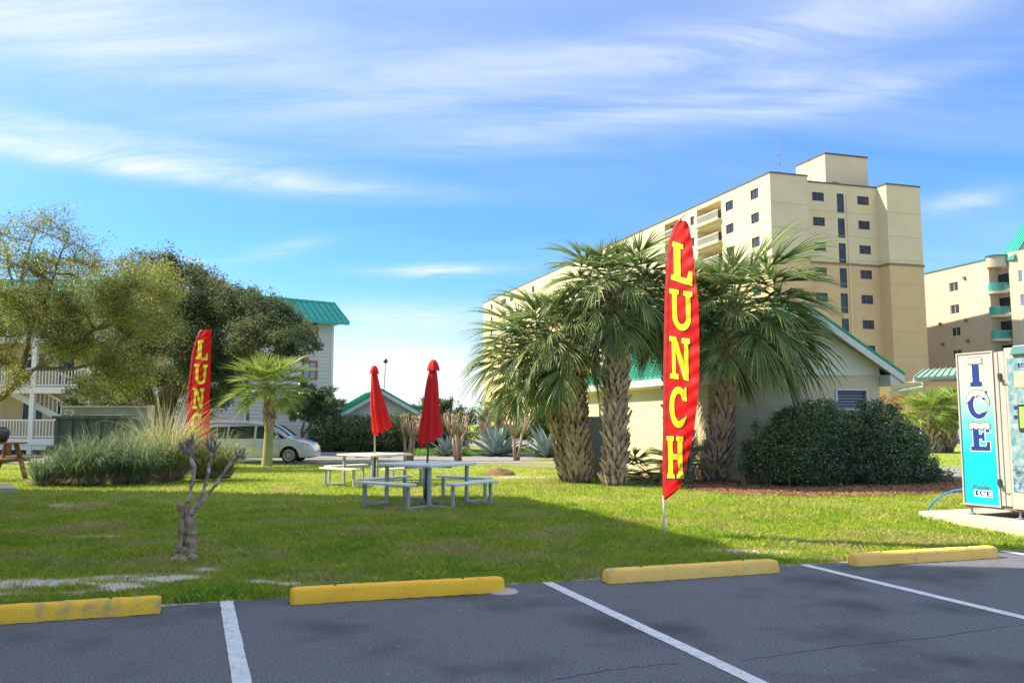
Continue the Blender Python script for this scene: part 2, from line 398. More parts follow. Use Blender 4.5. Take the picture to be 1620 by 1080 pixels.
strip('pavement', CONC, 56, 66, 24, 70, .035, 'pale parking apron behind the right hand palms')

# ------------------------------------------------------------------ grass blades
def blade_mat(name, c1, c2, c3, tr=.35):
    return mat(name, c1, .7, color2=c2, scale=1.3, n2=(.7, c3, .48, .70), trans=tr, island=.28, spec=.15)
GRASS = blade_mat('grass_blades', (.26, .41, .05), (.43, .50, .065), (.52, .46, .20))
def grass():
    rg = np.random.default_rng(3)
    def patch(n, ymin, ymax, hgt, wid, power=1.0):
        # depth distribution favouring the near edge; stay within what the camera could see, with a margin
        t = rg.random(n*2); y = 1/(1/ymin+(1/ymax-1/ymin)*t); y = y**1.0
        x = (rg.random(n*2)*2-1)*(.72*y+.8)
        keep = (y > edge_y(x)+.01-.04*rg.random(n*2)); x, y = x[keep], y[keep]
        b = bare_at(x, y); keep = rg.random(len(x)) > np.clip(b*1.35-.1, 0, .965)
        x, y = x[keep][:n], y[keep][:n]; n = len(x)
        # pad, mulch free zones
        pad = ((x > 6.5) & (y > 10.5) & (y < 13.7) & (x > 6.4+(y-14)*.0)); mul = in_mulch(x, y)
        k = ~(pad | (mul & (rg.random(n) > .04))); x, y = x[k], y[k]; n = len(x)
        if len(x) == 0: return None
        h = hgt*(0.55+.9*rg.random(n))*(.55+.9*fbm(x*.8+3, y*.8)); sc = (1+np.maximum(y-9, 0)*.06)
        h = h*(1-.35*bare_at(x, y)); w = wid*sc*(.7+.6*rg.random(n))
        a = rg.random(n)*2*np.pi; lean = h*(.2+.9*rg.random(n)); la = rg.random(n)*2*np.pi
        z = -.016*np.clip(y-20, 0, 15)*np.clip((9-x)/7, 0, 1)+np.clip(y-edge_y(x), 0, 1)*(fbm(x*.9, y*.9)-.5)*.07*np.clip((20-y)/4, 0, 1)-.004
        dx, dy = np.cos(a)*w/2, np.sin(a)*w/2
        mx, my = np.cos(la)*lean*.35, np.sin(la)*lean*.35
        p0 = np.stack([x-dx, y-dy, z], 1); p1 = np.stack([x+dx, y+dy, z], 1)
        q1 = np.stack([x+dx*.7+mx, y+dy*.7+my, z+h*.6], 1)
        tip = np.stack([x+np.cos(la)*lean, y+np.sin(la)*lean, z+h], 1)
        return np.stack([p0, p1, q1, tip], 1).reshape(-1, 3)
    P = [patch(560000, 6.0, 40, .05, .0055), patch(200000, 6.0, 14, .038, .005)]
    T_ = patch(180000, 6.0, 16, .072, .006); c = T_.reshape(-1, 4, 3); k = fbm(c[:, 0, 0]*3.1+50, c[:, 0, 1]*3.1+8) > .56; P.append(c[k].reshape(-1, 3))
    me = np_mesh('grass', np.concatenate(P), 4, GRASS)
    tag(obj('grass', me), 'short green lawn grass around the picnic tables and flags', 'grass', kind='stuff')
MUL = [(3.4, 20.6), (4.2, 18.4), (4.8, 17.2), (6.2, 16.9), (8.1, 17.3), (10.2, 18.3), (12.6, 20.6), (13, 24.5), (3.2, 24.5)]
def in_mulch(x, y):
    x = np.asarray(x); y = np.asarray(y); ins = np.zeros(x.shape, bool); n = len(MUL)
    xx = x+.25*(fbm(x*2, y*2)-.5); yy = y+.8*(fbm(x*1.5+9, y*1.5)-.5)
    for i in range(n):
        x1, y1 = MUL[i]; x2, y2 = MUL[(i+1) % n]
        c = ((y1 > yy) != (y2 > yy)) & (xx < (x2-x1)*(yy-y1)/(y2-y1+1e-12)+x1); ins ^= c
    return ins
grass()
MULCH = mat('pine_straw', (.20, .10, .055), .95, color2=(.30, .17, .10), scale=16, bump=1, bscale=60)
def mulch():
    mb = MB(); P = [Vector((x, y, .012)) for x, y in MUL]; mb.add(P, [tuple(range(len(P)))])
    tag(mb.build('mulch_bed', MULCH), 'reddish pine straw bed in front of the yellow building', kind='structure')
    rg = np.random.default_rng(5); n = 60000; x = rg.uniform(3, 13, n); y = rg.uniform(16.3, 22.5, n); k = in_mulch(x, y); x, y = x[k], y[k]; n = len(x)
    a = rg.random(n)*6.28; l = rg.uniform(.05, .12, n); z = rg.uniform(.012, .05, n); w = .0045*(1+0*l)
    dx, dy = np.cos(a)*l/2, np.sin(a)*l/2; wx, wy = -np.sin(a)*w, np.cos(a)*w; t = rg.uniform(-.02, .03, n)
    V = np.stack([np.stack([x-dx-wx, y-dy-wy, z-t], 1), np.stack([x+dx-wx, y+dy-wy, z+t], 1), np.stack([x+dx+wx, y+dy+wy, z+t], 1), np.stack([x-dx+wx, y-dy+wy, z-t+.004], 1)], 1)
    ST_ = mat('pine_needles', (.27, .14, .07), .9, color2=(.38, .23, .13), scale=3, island=.35)
    tag(obj('pine_straw', np_mesh('pine_straw', V.reshape(-1, 3), 4, ST_)), 'reddish brown fallen pine needles under the bushes', 'pine straw', kind='stuff')
mulch()

# ------------------------------------------------------------------ building helpers
class Face:
    def __init__(s, o, d, n=None):
        s.o = Vector((o[0], o[1], 0)); s.d = Vector((d[0], d[1], 0)).normalized()
        s.n = Vector((s.d.y, -s.d.x, 0))
        if n is not None and s.n.dot(Vector((n[0], n[1], 0))) < 0: s.n = -s.n
    def p(s, u, z, out=0): return s.o+s.d*u+s.n*out+Vector((0, 0, z))
    def hit(s, px, py):
        r = ray(px, py); t = (s.o-Vector((0, 0, EYE))).dot(s.n)/r.dot(s.n); q = Vector((0, 0, EYE))+r*t
        return (q-s.o).dot(s.d), q.z
def wall_panel(fc, u0, u1, z0, z1, holes, depth=.15, mats=1, bands=(), back=True):
    """wall sheet with real openings; holes: (u0,u1,z0,z1,depth)"""
    us = sorted(set([u0, u1]+[h[i] for h in holes for i in (0, 1)])); zs = sorted(set([z0, z1]+[h[i] for h in holes for i in (2, 3)]+[b for b in bands if z0 < b < z1]))
    mb = MB()
    for i in range(len(us)-1):
        for j in range(len(zs)-1):
            uc, zc = (us[i]+us[i+1])/2, (zs[j]+zs[j+1])/2
            if us[i] < u0-1e-6 or us[i+1] > u1+1e-6 or zs[j] < z0-1e-6 or zs[j+1] > z1+1e-6: continue
            if any(h[0] < uc < h[1] and h[2] < zc < h[3] for h in holes): continue
            mi = sum(1 for b in bands if zc > b)
            mb.quad(fc.p(us[i], zs[j]), fc.p(us[i+1], zs[j]), fc.p(us[i+1], zs[j+1]), fc.p(us[i], zs[j+1]), mi)
    for h in holes:
        d = -(h[4] if len(h) > 4 else depth); a, b, c, e = h[:4]; mi = sum(1 for q in bands if (c+e)/2 > q)
        mb.quad(fc.p(a, c), fc.p(a, e), fc.p(a, e, d), fc.p(a, c, d), mi); mb.quad(fc.p(b, c), fc.p(b, c, d), fc.p(b, e, d), fc.p(b, e), mi)
        mb.quad(fc.p(a, c), fc.p(a, c, d), fc.p(b, c, d), fc.p(b, c), mi); mb.quad(fc.p(a, e), fc.p(b, e), fc.p(b, e, d), fc.p(a, e, d), mi)
        if back and -d > .5: mb.quad(fc.p(a, c, d), fc.p(b, c, d), fc.p(b, e, d), fc.p(a, e, d), mi)
    return mb
GLASS = mat('window_glass', (.03, .035, .045), .25, spec=.35, color2=(.06, .065, .075), scale=.6)
GLASSB = mat('blue_glass', (.10, .18, .32), .1, spec=.9, color2=(.2, .3, .45), scale=.8)
FRAME_D = mat('dark_frame', (.05, .05, .055), .5)
FRAME_W = mat('white_frame', (.72, .72, .70), .5)
def window(parent, fc, u0, u1, z0, z1, depth=.15, fm=FRAME_D, gm=GLASS, bars=1, hbar=False, fw=.06):
    g = MB(); d = -depth+.01
    g.obox(fc.p(u0+fw*.5, z0+fw*.5, d-.02), fc.d*(u1-u0-fw), Vector((0, 0, z1-z0-fw)), fc.n*.02)
    g = g.build('window', gm, parent)
    f = MB(); e = d+.004; t = .05
    f.obox(fc.p(u0, z0, e), fc.d*(u1-u0), Vector((0, 0, fw)), fc.n*t); f.obox(fc.p(u0, z1-fw, e), fc.d*(u1-u0), Vector((0, 0, fw)), fc.n*t)
    f.obox(fc.p(u0, z0+fw, e), fc.d*fw, Vector((0, 0, z1-z0-2*fw)), fc.n*t); f.obox(fc.p(u1-fw, z0+fw, e), fc.d*fw, Vector((0, 0, z1-z0-2*fw)), fc.n*t)
    for k in range(bars):
        uc = u0+(u1-u0)*(k+1)/(bars+1); f.obox(fc.p(uc-fw*.4, z0+fw, e), fc.d*fw*.8, Vector((0, 0, z1-z0-2*fw)), fc.n*t*.8)
    if hbar: f.obox(fc.p(u0+fw, (z0+z1)/2-fw*.4, e), fc.d*(u1-u0-2*fw), Vector((0, 0, fw*.8)), fc.n*t*.6)
    f.build('frame', fm, g); return g
def railing(parent, p0, p1, h, m, sp=.13, r=.02, name='railing', top=.05):
    p0, p1 = Vector(p0), Vector(p1); L = (p1-p0).length; mb = MB(); up = Vector((0, 0, 1))
    mb.bar(p0+up*h, p1+up*h, top, top); mb.bar(p0+up*.1, p1+up*.1, top*.8, top*.8)
    rb = mb.build(name, m, parent); n = max(2, int(L/sp)); b = MB()
    for i in range(n+1):
        q = p0.lerp(p1, i/n); b.bar(q+up*.12, q+up*(h-.02), r, r)
    b.build('balusters', m, rb); return rb

# ------------------------------------------------------------------ tall condominium
ST_UP = mat('stucco_upper', (.60, .51, .35), .9, color2=(.65, .56, .39), scale=.35, bump=.25, bscale=6)
ST_LO = mat('stucco_lower', (.57, .41, .23), .9, color2=(.62, .45, .26), scale=.35, bump=.25, bscale=6)
TRIM = mat('brown_trim', (.22, .16, .11), .8)
ROOFD = mat('roof_edge', (.12, .10, .09), .8)
def tall():
    H = 30.6; ZT = 20.75; FL = 2.93
    c0 = PZ(1217.5, 273.7, H); c1 = PZ(1456, 296.6, H); c2 = PZ(765, 480, H)
    t = empty('condominium', (c0.x, c0.y, 0), 'tallest building, ten storey beige and tan condominium with mast on its roof', 'building')
    fr = Face(c0, c1-c0, (0, -1)); lf = Face(c0, c2-c0, (-1, 0)); W_ = (c1-c0).length; LL = (c2-c0).length
    mats = [ST_LO, ST_UP]
    back = lf.d
    # front plan: left bay 0..u1 flush, middle set back 1.7, right bay set back .4
    u1 = fr.hit(1277, 279.5)[0]; 
    mid = Face(c0+back*1.75, fr.d, (0, -1)); rb = Face(c0+back*.1, fr.d, (0, -1))
    u2 = mid.hit(1388.7, 295.8)[0]; u3 = rb.hit(1401.5, 292)[0]; u4 = W_
    Bd = back
    wall_panel(fr, 0, u1, 0, H, [], bands=(ZT,)).build('wall', mats, t)
    # middle with windows
    holes = []; wins = []
    for k in range(9):
        py = 302+40.2*k
        ztop = None
        for (xa, xb, xs, ya, yb, kind) in ((1284.5, 1303, .95, 303.5, 317, 0), (1323.5, 1334.5, 1.15, 306, 336.5, 1), (1356, 1374, 1.05, 310, 323.5, 0)):
            za = mid.hit(xa, ya)[1]; zb = mid.hit(xa, yb)[1]; ua = mid.hit(xa, ya)[0]; ub = mid.hit(xb, ya)[0]
            dz = (mid.hit(1284, 303.5)[1]-mid.hit(1284+8, 303.5+40.3*8)[1])/8
            h = (ua, ub, zb-dz*k, za-dz*k)
            if h[2] < 1: continue
            holes.append((*h, .12)); wins.append(h)
    wall_panel(mid, u1-2, u2+1, 0, H-.05, holes, bands=(ZT,)).build('wall', mats, t)
    for h in wins:
        tall_ = (h[3]-h[2]) > 1.6
        window(t, mid, *h, depth=.12, bars=0 if tall_ else 2, fw=.05, hbar=tall_)
    # narrow raised pilaster round the stair windows
    p = MB(); p.obox(mid.p(mid.hit(1338, 305)[0], 0, .0), mid.d*.2, Vector((0, 0, H-1.2)), mid.n*.1); p.build('pilaster', ST_UP, t)
    wall_panel(rb, u3, u4, 0, H, [], bands=(ZT,)).build('wall', mats, t)
    side = Face(rb.p(u3, 0), back, (-1, 0)); wall_panel(side, 0, 1.9, 0, H, [], bands=(ZT,)).build('wall', mats, t)
    sideb = Face(fr.p(u1, 0), back, (1, 0)); wall_panel(sideb, 0, 1.9, 0, H, [], bands=(ZT,)).build('wall', mats, t)
    right = Face(rb.p(u4, 0), back, (1, 0)); wall_panel(right, 0, LL-2, 0, H, [], bands=(ZT,)).build('wall', mats, t)
    # left long face: windows and balcony recesses
    dz = FL; holes = []; wins = []; balc = []
    ref = lf.hit(1187, 301); zc0 = lf.hit(1193, 307)[1]
    def win(px0, px1, ztop, zbot, k):
        a = lf.hit(px0, 300)[0]; b = lf.hit(px1, 300)[0]; h = (min(a, b), max(a, b), zbot-dz*k, ztop-dz*k)
        if h[2] > .8: holes.append((*h, .12)); wins.append(h)
    zt, zb = lf.hit(1193, 299.5)[1], lf.hit(1193, 315)[1]
    for k in range(10):
        win(1187, 1199.5, zt, zb, k); win(1147, 1159, zt-.1, zb-.1, k)
        a, b = lf.hit(1140, 300)[0], lf.hit(1101.5, 300)[0]; z1 = 30.0-dz*k; z0 = z1-2.35
        if z0 > 1: holes.append((min(a, b), max(a, b), z0, z1, 2.2)); balc.append((min(a, b), max(a, b), z0, z1))
        for px0, px1 in ((1091, 1097), (1060, 1068), (1000, 1006), (940, 946)):
            win(px0, px1, zt, zb, k)
        for px0, px1 in ((1078, 1050), (1034, 1008), (985, 960), (952, 934)):
            a, b = lf.hit(px0-0, 300)[0], lf.hit(px1, 300)[0]
            if z0 > 1 and px0 != 1034 and px0 != 952: holes.append((a, b, z0, z1, 2.2)); balc.append((a, b, z0, z1))
    uf = [(lf.hit(a, 600)[0], lf.hit(b, 600)[0]) for a, b in ((870, 852), (832, 820))]
    for k in range(3, 10):
        z1 = 30.0-dz*k; z0 = z1-2.35
        if z0 > .5:
            for a, b in uf: holes.append((a, b, z0, z1, 2.2)); balc.append((a, b, z0, z1))
    far = [(lf.hit(a, 600)[0], lf.hit(b, 600)[0]) for a, b in ((801, 793), (779, 776), (846, 842), (812, 807))]
    for k in range(10):
        for i, (a, b) in enumerate(far):
            h = (a, b, zb-dz*k, zt-dz*k)
            if h[2] > .8: holes.append((*h, .12)); wins.append(h)
    wall_panel(lf, 0, LL, 0, H, holes, bands=(ZT,)).build('wall', mats, t)
    for h in wins: window(t, lf, *h, depth=.12, bars=1, fw=.05)
    WR = mat('white_rail', (.8, .8, .78), .5)
    # balconies: doors at the back, slab edge, white railing
    for (a, b, z0, z1) in balc:
        w = b-a
        d = MB(); d.obox(lf.p(a+w*.15, z0, -2.18), lf.d*w*.6, Vector((0, 0, 2.05)), lf.n*.05); d.build('balcony_door', GLASS, t)
        s = MB(); s.obox(lf.p(a+.02, z0-.22, .0), lf.d*(w-.04), Vector((0, 0, .22)), lf.n*.55); s.build('balcony_slab', ST_UP if z0 > ZT else ST_LO, t)
        railing(t, lf.p(a+.05, z0, .5), lf.p(b-.05, z0, .5), 1.05, WR, sp=.22, r=.045, name='balcony_railing', top=.08)
    endf = Face(lf.p(LL, 0), fr.d, (0, 1)); wall_panel(endf, 0, W_, 0, H, [], bands=(ZT,)).build('wall', mats, t)
    # roof slab + parapet edge
    rz = MB(); P = [fr.p(0, H-.1), fr.p(u1, H-.1), sideb.p(1.75, H-.1), side.p(1.65, H-.1), rb.p(u3, H-.1), rb.p(u4, H-.1), right.p(LL-2, H-.1), lf.p(LL, H-.1)]
    rz.add(P, [tuple(range(len(P)))]); rz.build('roof', ROOFD, t)
    e = MB()
    for (f_, a, b, zz) in ((fr, 0, u1, H), (mid, u1, u2, H-.05), (rb, u3, u4, H), (lf, 0, LL, H), (side, 0, 1.65, H), (right, 0, LL-2, H)):
        e.obox(f_.p(a-.05, zz, -.25), f_.d*(b-a+.1), Vector((0, 0, .18)), f_.n*.33)
    e.build('roof_edge', ROOFD, t)
    e = MB()
    for (f_, a, b) in ((fr, -.1, u1+.1), (mid, u1+.1, u2-.05), (rb, u3-.1, u4+.1), (lf, 0, LL), (side, 0, 1.6)):
        e.obox(f_.p(a, ZT-.12, .003), f_.d*(b-a), Vector((0, 0, .24)), f_.n*.1)
    e.build('trim_band', TRIM, t)
    e = MB()   # faint horizontal control joints
    for k in range(1, 10):
        z = 30.6-2.93*k-.55
        for (f_, a, b) in ((mid, u1+.02, u2-.02), (rb, u3, u4), (fr, 0, u1)):
            if abs(z-ZT) > .4: e.obox(f_.p(a, z, .002), f_.d*(b-a), Vector((0, 0, .05)), f_.n*.015)
    e.build('control_joint', mat('joint', (.5, .38, .22), .9), t)
    # penthouse
    q = Face(mid.p(0, 0, -2), fr.d, (0, -1)); ua, ub = q.hit(1305, 250)[0], q.hit(1372, 250)[0]; zp = q.hit(1306, 243)[1]
    pf = Face(q.p(ua, 0), fr.d, (0, -1)); pl = Face(q.p(ua, 0), back, (-1, 0)); pw = ub-ua; pd = 5.5
    m = MB(); m.obox(q.p(ua, H-.08), q.d*pw, back*pd, Vector((0, 0, zp-H))); m.build('penthouse_wall', ST_UP, t)
    m = MB(); m.obox(q.p(ua-.05, zp-.08, .06), q.d*(pw+.1), back*(pd+.1), Vector((0, 0, .22))); m.build('penthouse_roof_edge', ROOFD, t)
    m = MB(); m.obox(q.p(q.hit(1316, 285)[0], H, .01), q.d*1.0, Vector((0, 0, 1.0)), q.n*.06); m.build('door', mat('tan_door', (.4, .25, .1), .7), t)
    # antenna
    ap = PY(1233, 273, 103); m = MB(); top = PY(1231, 191, 103)
    m.tube([(ap.x, 103, H-.3), (ap.x, 103, top.z)], [.09, .03], 6)
    for k in range(5): m.bar((ap.x-.35, 103, H+1+k*1.1), (ap.x+.35, 103, H+1.02+k*1.1), .05)
    m.build('antenna', mat('steel', (.4, .4, .42), .4, metal=.6), t)
    for i in range(4):
        m = MB(); p_ = lf.p(LL-3-i*4, H+.05, -2.5); m.box((p_.x, p_.y, H+.5), (2.0, 2.0, 1.1), .3); m.build('roof_unit', ROOFD, t)
tall()

# ------------------------------------------------------------------ right condominium with turquoise balconies
CREAM = mat('cream_stucco', (.54, .45, .36), .9, color2=(.59, .50, .41), scale=.3, bump=.2, bscale=8)
TEAL = mat('teal_metal', (.03, .36, .30), .45, color2=(.05, .45, .38), scale=.4, spec=.4)
TEALR = mat('teal_rail', (.10, .40, .37), .5)
def cond2():
    FL = 3.1
    H = 22.9; a = PZ(1466, 433, H); b = PZ(1553, 413, H); d = (a-b).normalized()
    t = empty('apartment_building', (b.x, b.y, 0), 'cream apartment block at the right edge with curved turquoise balconies', 'building')
    f = Face(b, d, (-1, 0)); holes = []; wins = []
    LL = 60
    for k in range(6):
        za = f.hit(1507, 447)[1]-FL*k; zb = f.hit(1507, 461.5)[1]-FL*k
        ua, ub = f.hit(1515.5, 453)[0], f.hit(1501.5, 453)[0]
        if zb > .5: holes.append((ua, ub, zb, za, .15)); wins.append((ua, ub, zb, za))
    wall_panel(f, -1.0, LL, 0, H, holes).build('wall', CREAM, t)
    for h in wins: window(t, f, *h, depth=.15, fw=.07, bars=1, fm=FRAME_W)
    # recessed bay with doors, front wall to the right
    fr2 = Face(f.p(-1.0, 0, -1.6), (B_DIR.x, B_DIR.y), (0, -1))
    # balcony bay wall: runs from the side wall corner further toward the viewer
    bay = Face(f.p(-1.0, 0, -1.5), -d, (-1, 0)); bw = bay.hit(1600, 440)[0]
    holes = []; doors = []
    for k in range(7):
        z0 = bay.hit(1590, 458)[1]-FL*k
        if z0 < .3: continue
        ua, ub = bay.hit(1578.5, 440)[0], bay.hit(1597, 440)[0]
        holes.append((ua, ub, z0, z0+2.1, .15)); doors.append((ua, ub, z0, z0+2.1))
    wall_panel(bay, 0, bw, 0, H-.1, holes).build('wall', CREAM, t)
    for i, h in enumerate(doors): window(t, bay, *h, depth=.15, fw=.08, bars=1, fm=FRAME_D)
    m = MB(); m.quad(f.p(-1, 0), f.p(-1, 0, -1.5), f.p(-1, H, -1.5), f.p(-1, H)); m.build('wall', CREAM, t)
    # front wall to the right with blue windows
    fw_ = Face(bay.p(bw, 0, .35), -d*1.0+Vector((.25, 0, 0)), (-1, 0)); holes = []; wins = []
    for k in range(7):
        p0 = fw_.hit(1612, 430+33.5*k*1.07); ua, ub = fw_.hit(1611+k*1.0, 440)[0], fw_.hit(1618+k*1.0, 440)[0]; z = fw_.hit(1614, 437)[1]-FL*k
        if z-.7 > .3: holes.append((ua, ub, z-.75, z+.75, .12)); wins.append(holes[-1][:4])
    wall_panel(fw_, 0, 14, 0, H+.6, holes).build('wall', CREAM, t)
    for h in wins: window(t, fw_, *h, depth=.12, fw=.07, bars=0, gm=GLASSB, fm=FRAME_W)
    m = MB(); m.quad(bay.p(bw, 0, 0), bay.p(bw, 0, .35), bay.p(bw, H+.5, .35), bay.p(bw, H+.5, 0)); m.build('wall', CREAM, t)
    # curved balconies
    n = 18
    def arc(k, ext=0.0, depth=2.2):
        s = k/n; u = -.6+(bw+.4)*s; o = depth*math.sin(PI*min(1, s*1.0+.0))**.55+ext
        return u, max(0.02, o)-.0
    for k in range(7):
        z0 = bay.hit(1590, 461)[1]-FL*(k)-.05
        if z0 < .4: continue
        top = [bay.p(u, z0, o) for u, o in (arc(i) for i in range(n+1))]; inner = [bay.p(arc(i)[0], z0, 0.01) for i in range(n+1)]
        m = MB()
        poly = top+inner[::-1]; m.prism(poly, (0, 0, -.28)); s = m.build('balcony_slab', CREAM, t)
        r = MB()
        for hh in (1.05, .12):
            for i in range(n):
                u, o = arc(i); u2_, o2 = arc(i+1); r.bar(bay.p(u, z0+hh, max(.02, o-.08)), bay.p(u2_, z0+hh, max(.02, o2-.08)), .07, .07)
        for i in range(n*4+1):
            u, o = arc(i/4.0); r.bar(bay.p(u, z0, max(.02, o-.08)), bay.p(u, z0+1.05, max(.02, o-.08)), .045, .045)
        r.build('balcony_railing', TEALR, s)
    z0 = bay.hit(1572, 427)[1]; top = [bay.p(u, H-.0, o) for u, o in (arc(i) for i in range(n+1))]
    m = MB()
    for i in range(n):
        u, o = arc(i); u2_, o2 = arc(i+1); m.quad(bay.p(u, z0, o), bay.p(u2_, z0, o2), bay.p(u2_, H+.2, o2), bay.p(u, H+.2, o))
    m.add([bay.p(arc(i)[0], z0, arc(i)[1]) for i in range(n+1)], [tuple(range(n+1))]); m.build('balcony_canopy', CREAM, t)
    m = MB(); m.obox(f.p(-1, H, -.3), f.d*LL, Vector((0, 0, .2)), f.n*.4)
    for i in range(n):
        u, o = arc(i); u2_, o2 = arc(i+1); m.bar(bay.p(u, H+.3, o), bay.p(u2_, H+.3, o2), .25, .2)
    m.build('roof_edge', mat('teal_edge', (.05, .22, .22), .5), t)
    m = MB(); m.quad(f.p(-1, H-.05), f.p(LL, H-.05), f.p(LL, H-.05, -14), f.p(-1, H-.05, -14)); m.build('roof', ROOFD, t)
    # steep turquoise standing seam gable at the right
    E0 = PY(1604, 407, fw_.o.y-1); al = d*2.0; up = -f.n*4.2+Vector((0, 0, 5.2)); E1 = E0+al; R0 = E0+up; R1 = E1+up; th = Vector((0, 0, -.25))
    m = MB(); m.add([E0, R0, R1, E1, E0+th, R0+th, R1+th, E1+th], [(0, 1, 2, 3), (4, 5, 6, 7), (0, 1, 5, 4), (1, 2, 6, 5), (2, 3, 7, 6), (3, 0, 4, 7)]); rf = m.build('roof', TEAL, t)
    for i in range(7):
        m = MB(); s = i/6; m.bar(E0.lerp(E1, s)+Vector((0, 0, .05)), R0.lerp(R1, s)+Vector((0, 0, .05)), .06, .1); m.build('roof_seam', TEAL, rf)
    m = MB(); q = d*.25; m.add([E0+th+q, R0+th+q, Vector((R0.x, R0.y, H))+q, Vector((E0.x, E0.y, H))+q], [(0, 1, 2, 3)]); m.build('gable_wall', CREAM, t)
    m = MB()
    for i, (px, py) in enumerate(((1490, 514), (1531, 508), (1494, 546), (1534, 541), (1528, 441))):
        u, z = f.hit(px, py); m.obox(f.p(u, z, .003), f.d*.35, Vector((0, 0, .35)), f.n*.25)
    m.build('wall_lamp', TRIM, t)
cond2()

# ------------------------------------------------------------------ entrance pavilion at the foot of the tower
ORANGE = mat('orange_stucco', (.62, .40, .18), .9, color2=(.68, .45, .22), scale=.8)
def entrance():
    Y = 62; P = lambda px, py, y=Y: PY(px, py, y)
    t = empty('entrance_pavilion', (P(1410, 650).x, Y, 0), 'low tan entrance canopy with pale green metal roof below the tower', 'building')
    a = P(1385, 626); b = P(1441, 600); c = P(1409, 626)
    m = MB(); m.obox((a.x, Y, a.z), (c.x-a.x, 0, 0), (0, 6, 0), (0, 0, b.z-a.z)); m.obox((c.x+.01, Y+.6, a.z), (b.x-c.x+1.5, .8, 0), (0, 6, 0), (0, 0, b.z-a.z-.15)); m.build('fascia', ORANGE, t)
    for px in (1405, 1436):
        m = MB(); q = P(px, 626); m.obox((q.x, Y+.5, 0), (.55, 0, 0), (0, .55, 0), (0, 0, q.z-.01)); m.build('column', ORANGE, t)
    m = MB(); q0 = P(1385, 650); m.obox((q0.x, Y+3, 0), (10, 0, 0), (0, .2, 0), (0, 0, a.z)); m.build('wall', ORANGE, t)
    m = MB(); q = P(1394, 645); m.obox((q.x, Y+2.9, .3), (.9, 0, 0), (0, .06, 0), (0, 0, 2.3)); m.build('window', GLASSB, t)
    PG_ = mat('pale_green_roof', (.20, .34, .27), .6, color2=(.28, .42, .34), scale=1)
    l0, l1, l2, l3 = P(1408, 620), P(1460, 612), P(1460, 604, Y+4), P(1440, 604, Y+4)
    m = MB(); m.quad(l0, l1, l2, l3); m.quad(l0+Vector((0, 0, -.15)), l1+Vector((0, 0, -.15)), l1, l0); rf = m.build('roof', PG_, t)
    Y2 = 70; u0, u1, u2, u3 = P(1446, 597, Y2), P(1540, 592, Y2), P(1540, 580, Y2+4), P(1462, 585, Y2+4)
    m = MB(); m.quad(u0, u1, u2, u3); m.obox(u0+Vector((0, 0, -.25)), (u1-u0), (0, .2, 0), (0, 0, .24)); m.build('roof', PG_, t)
    for i in range(10):
        m2 = MB(); s = i/9; m2.bar(u0.lerp(u1, s)+Vector((0, 0, .05)), u3.lerp(u2, s)+Vector((0, 0, .05)), .08, .1); m2.build('roof_seam', PG_, rf)
    m = MB(); w0 = P(1448, 597, Y2); m.obox((w0.x, Y2+.3, 0), (8, 0, 0), (0, 6, 0), (0, 0, w0.z-.3)); m.build('wall', ORANGE, t)
    m = MB(); m.obox((u0.x-.1, Y2-.2, 0), (.25, 0, 0), (0, .2, 0), (0, 0, u0.z-.26)); m.build('downpipe', FRAME_W, t)
entrance()

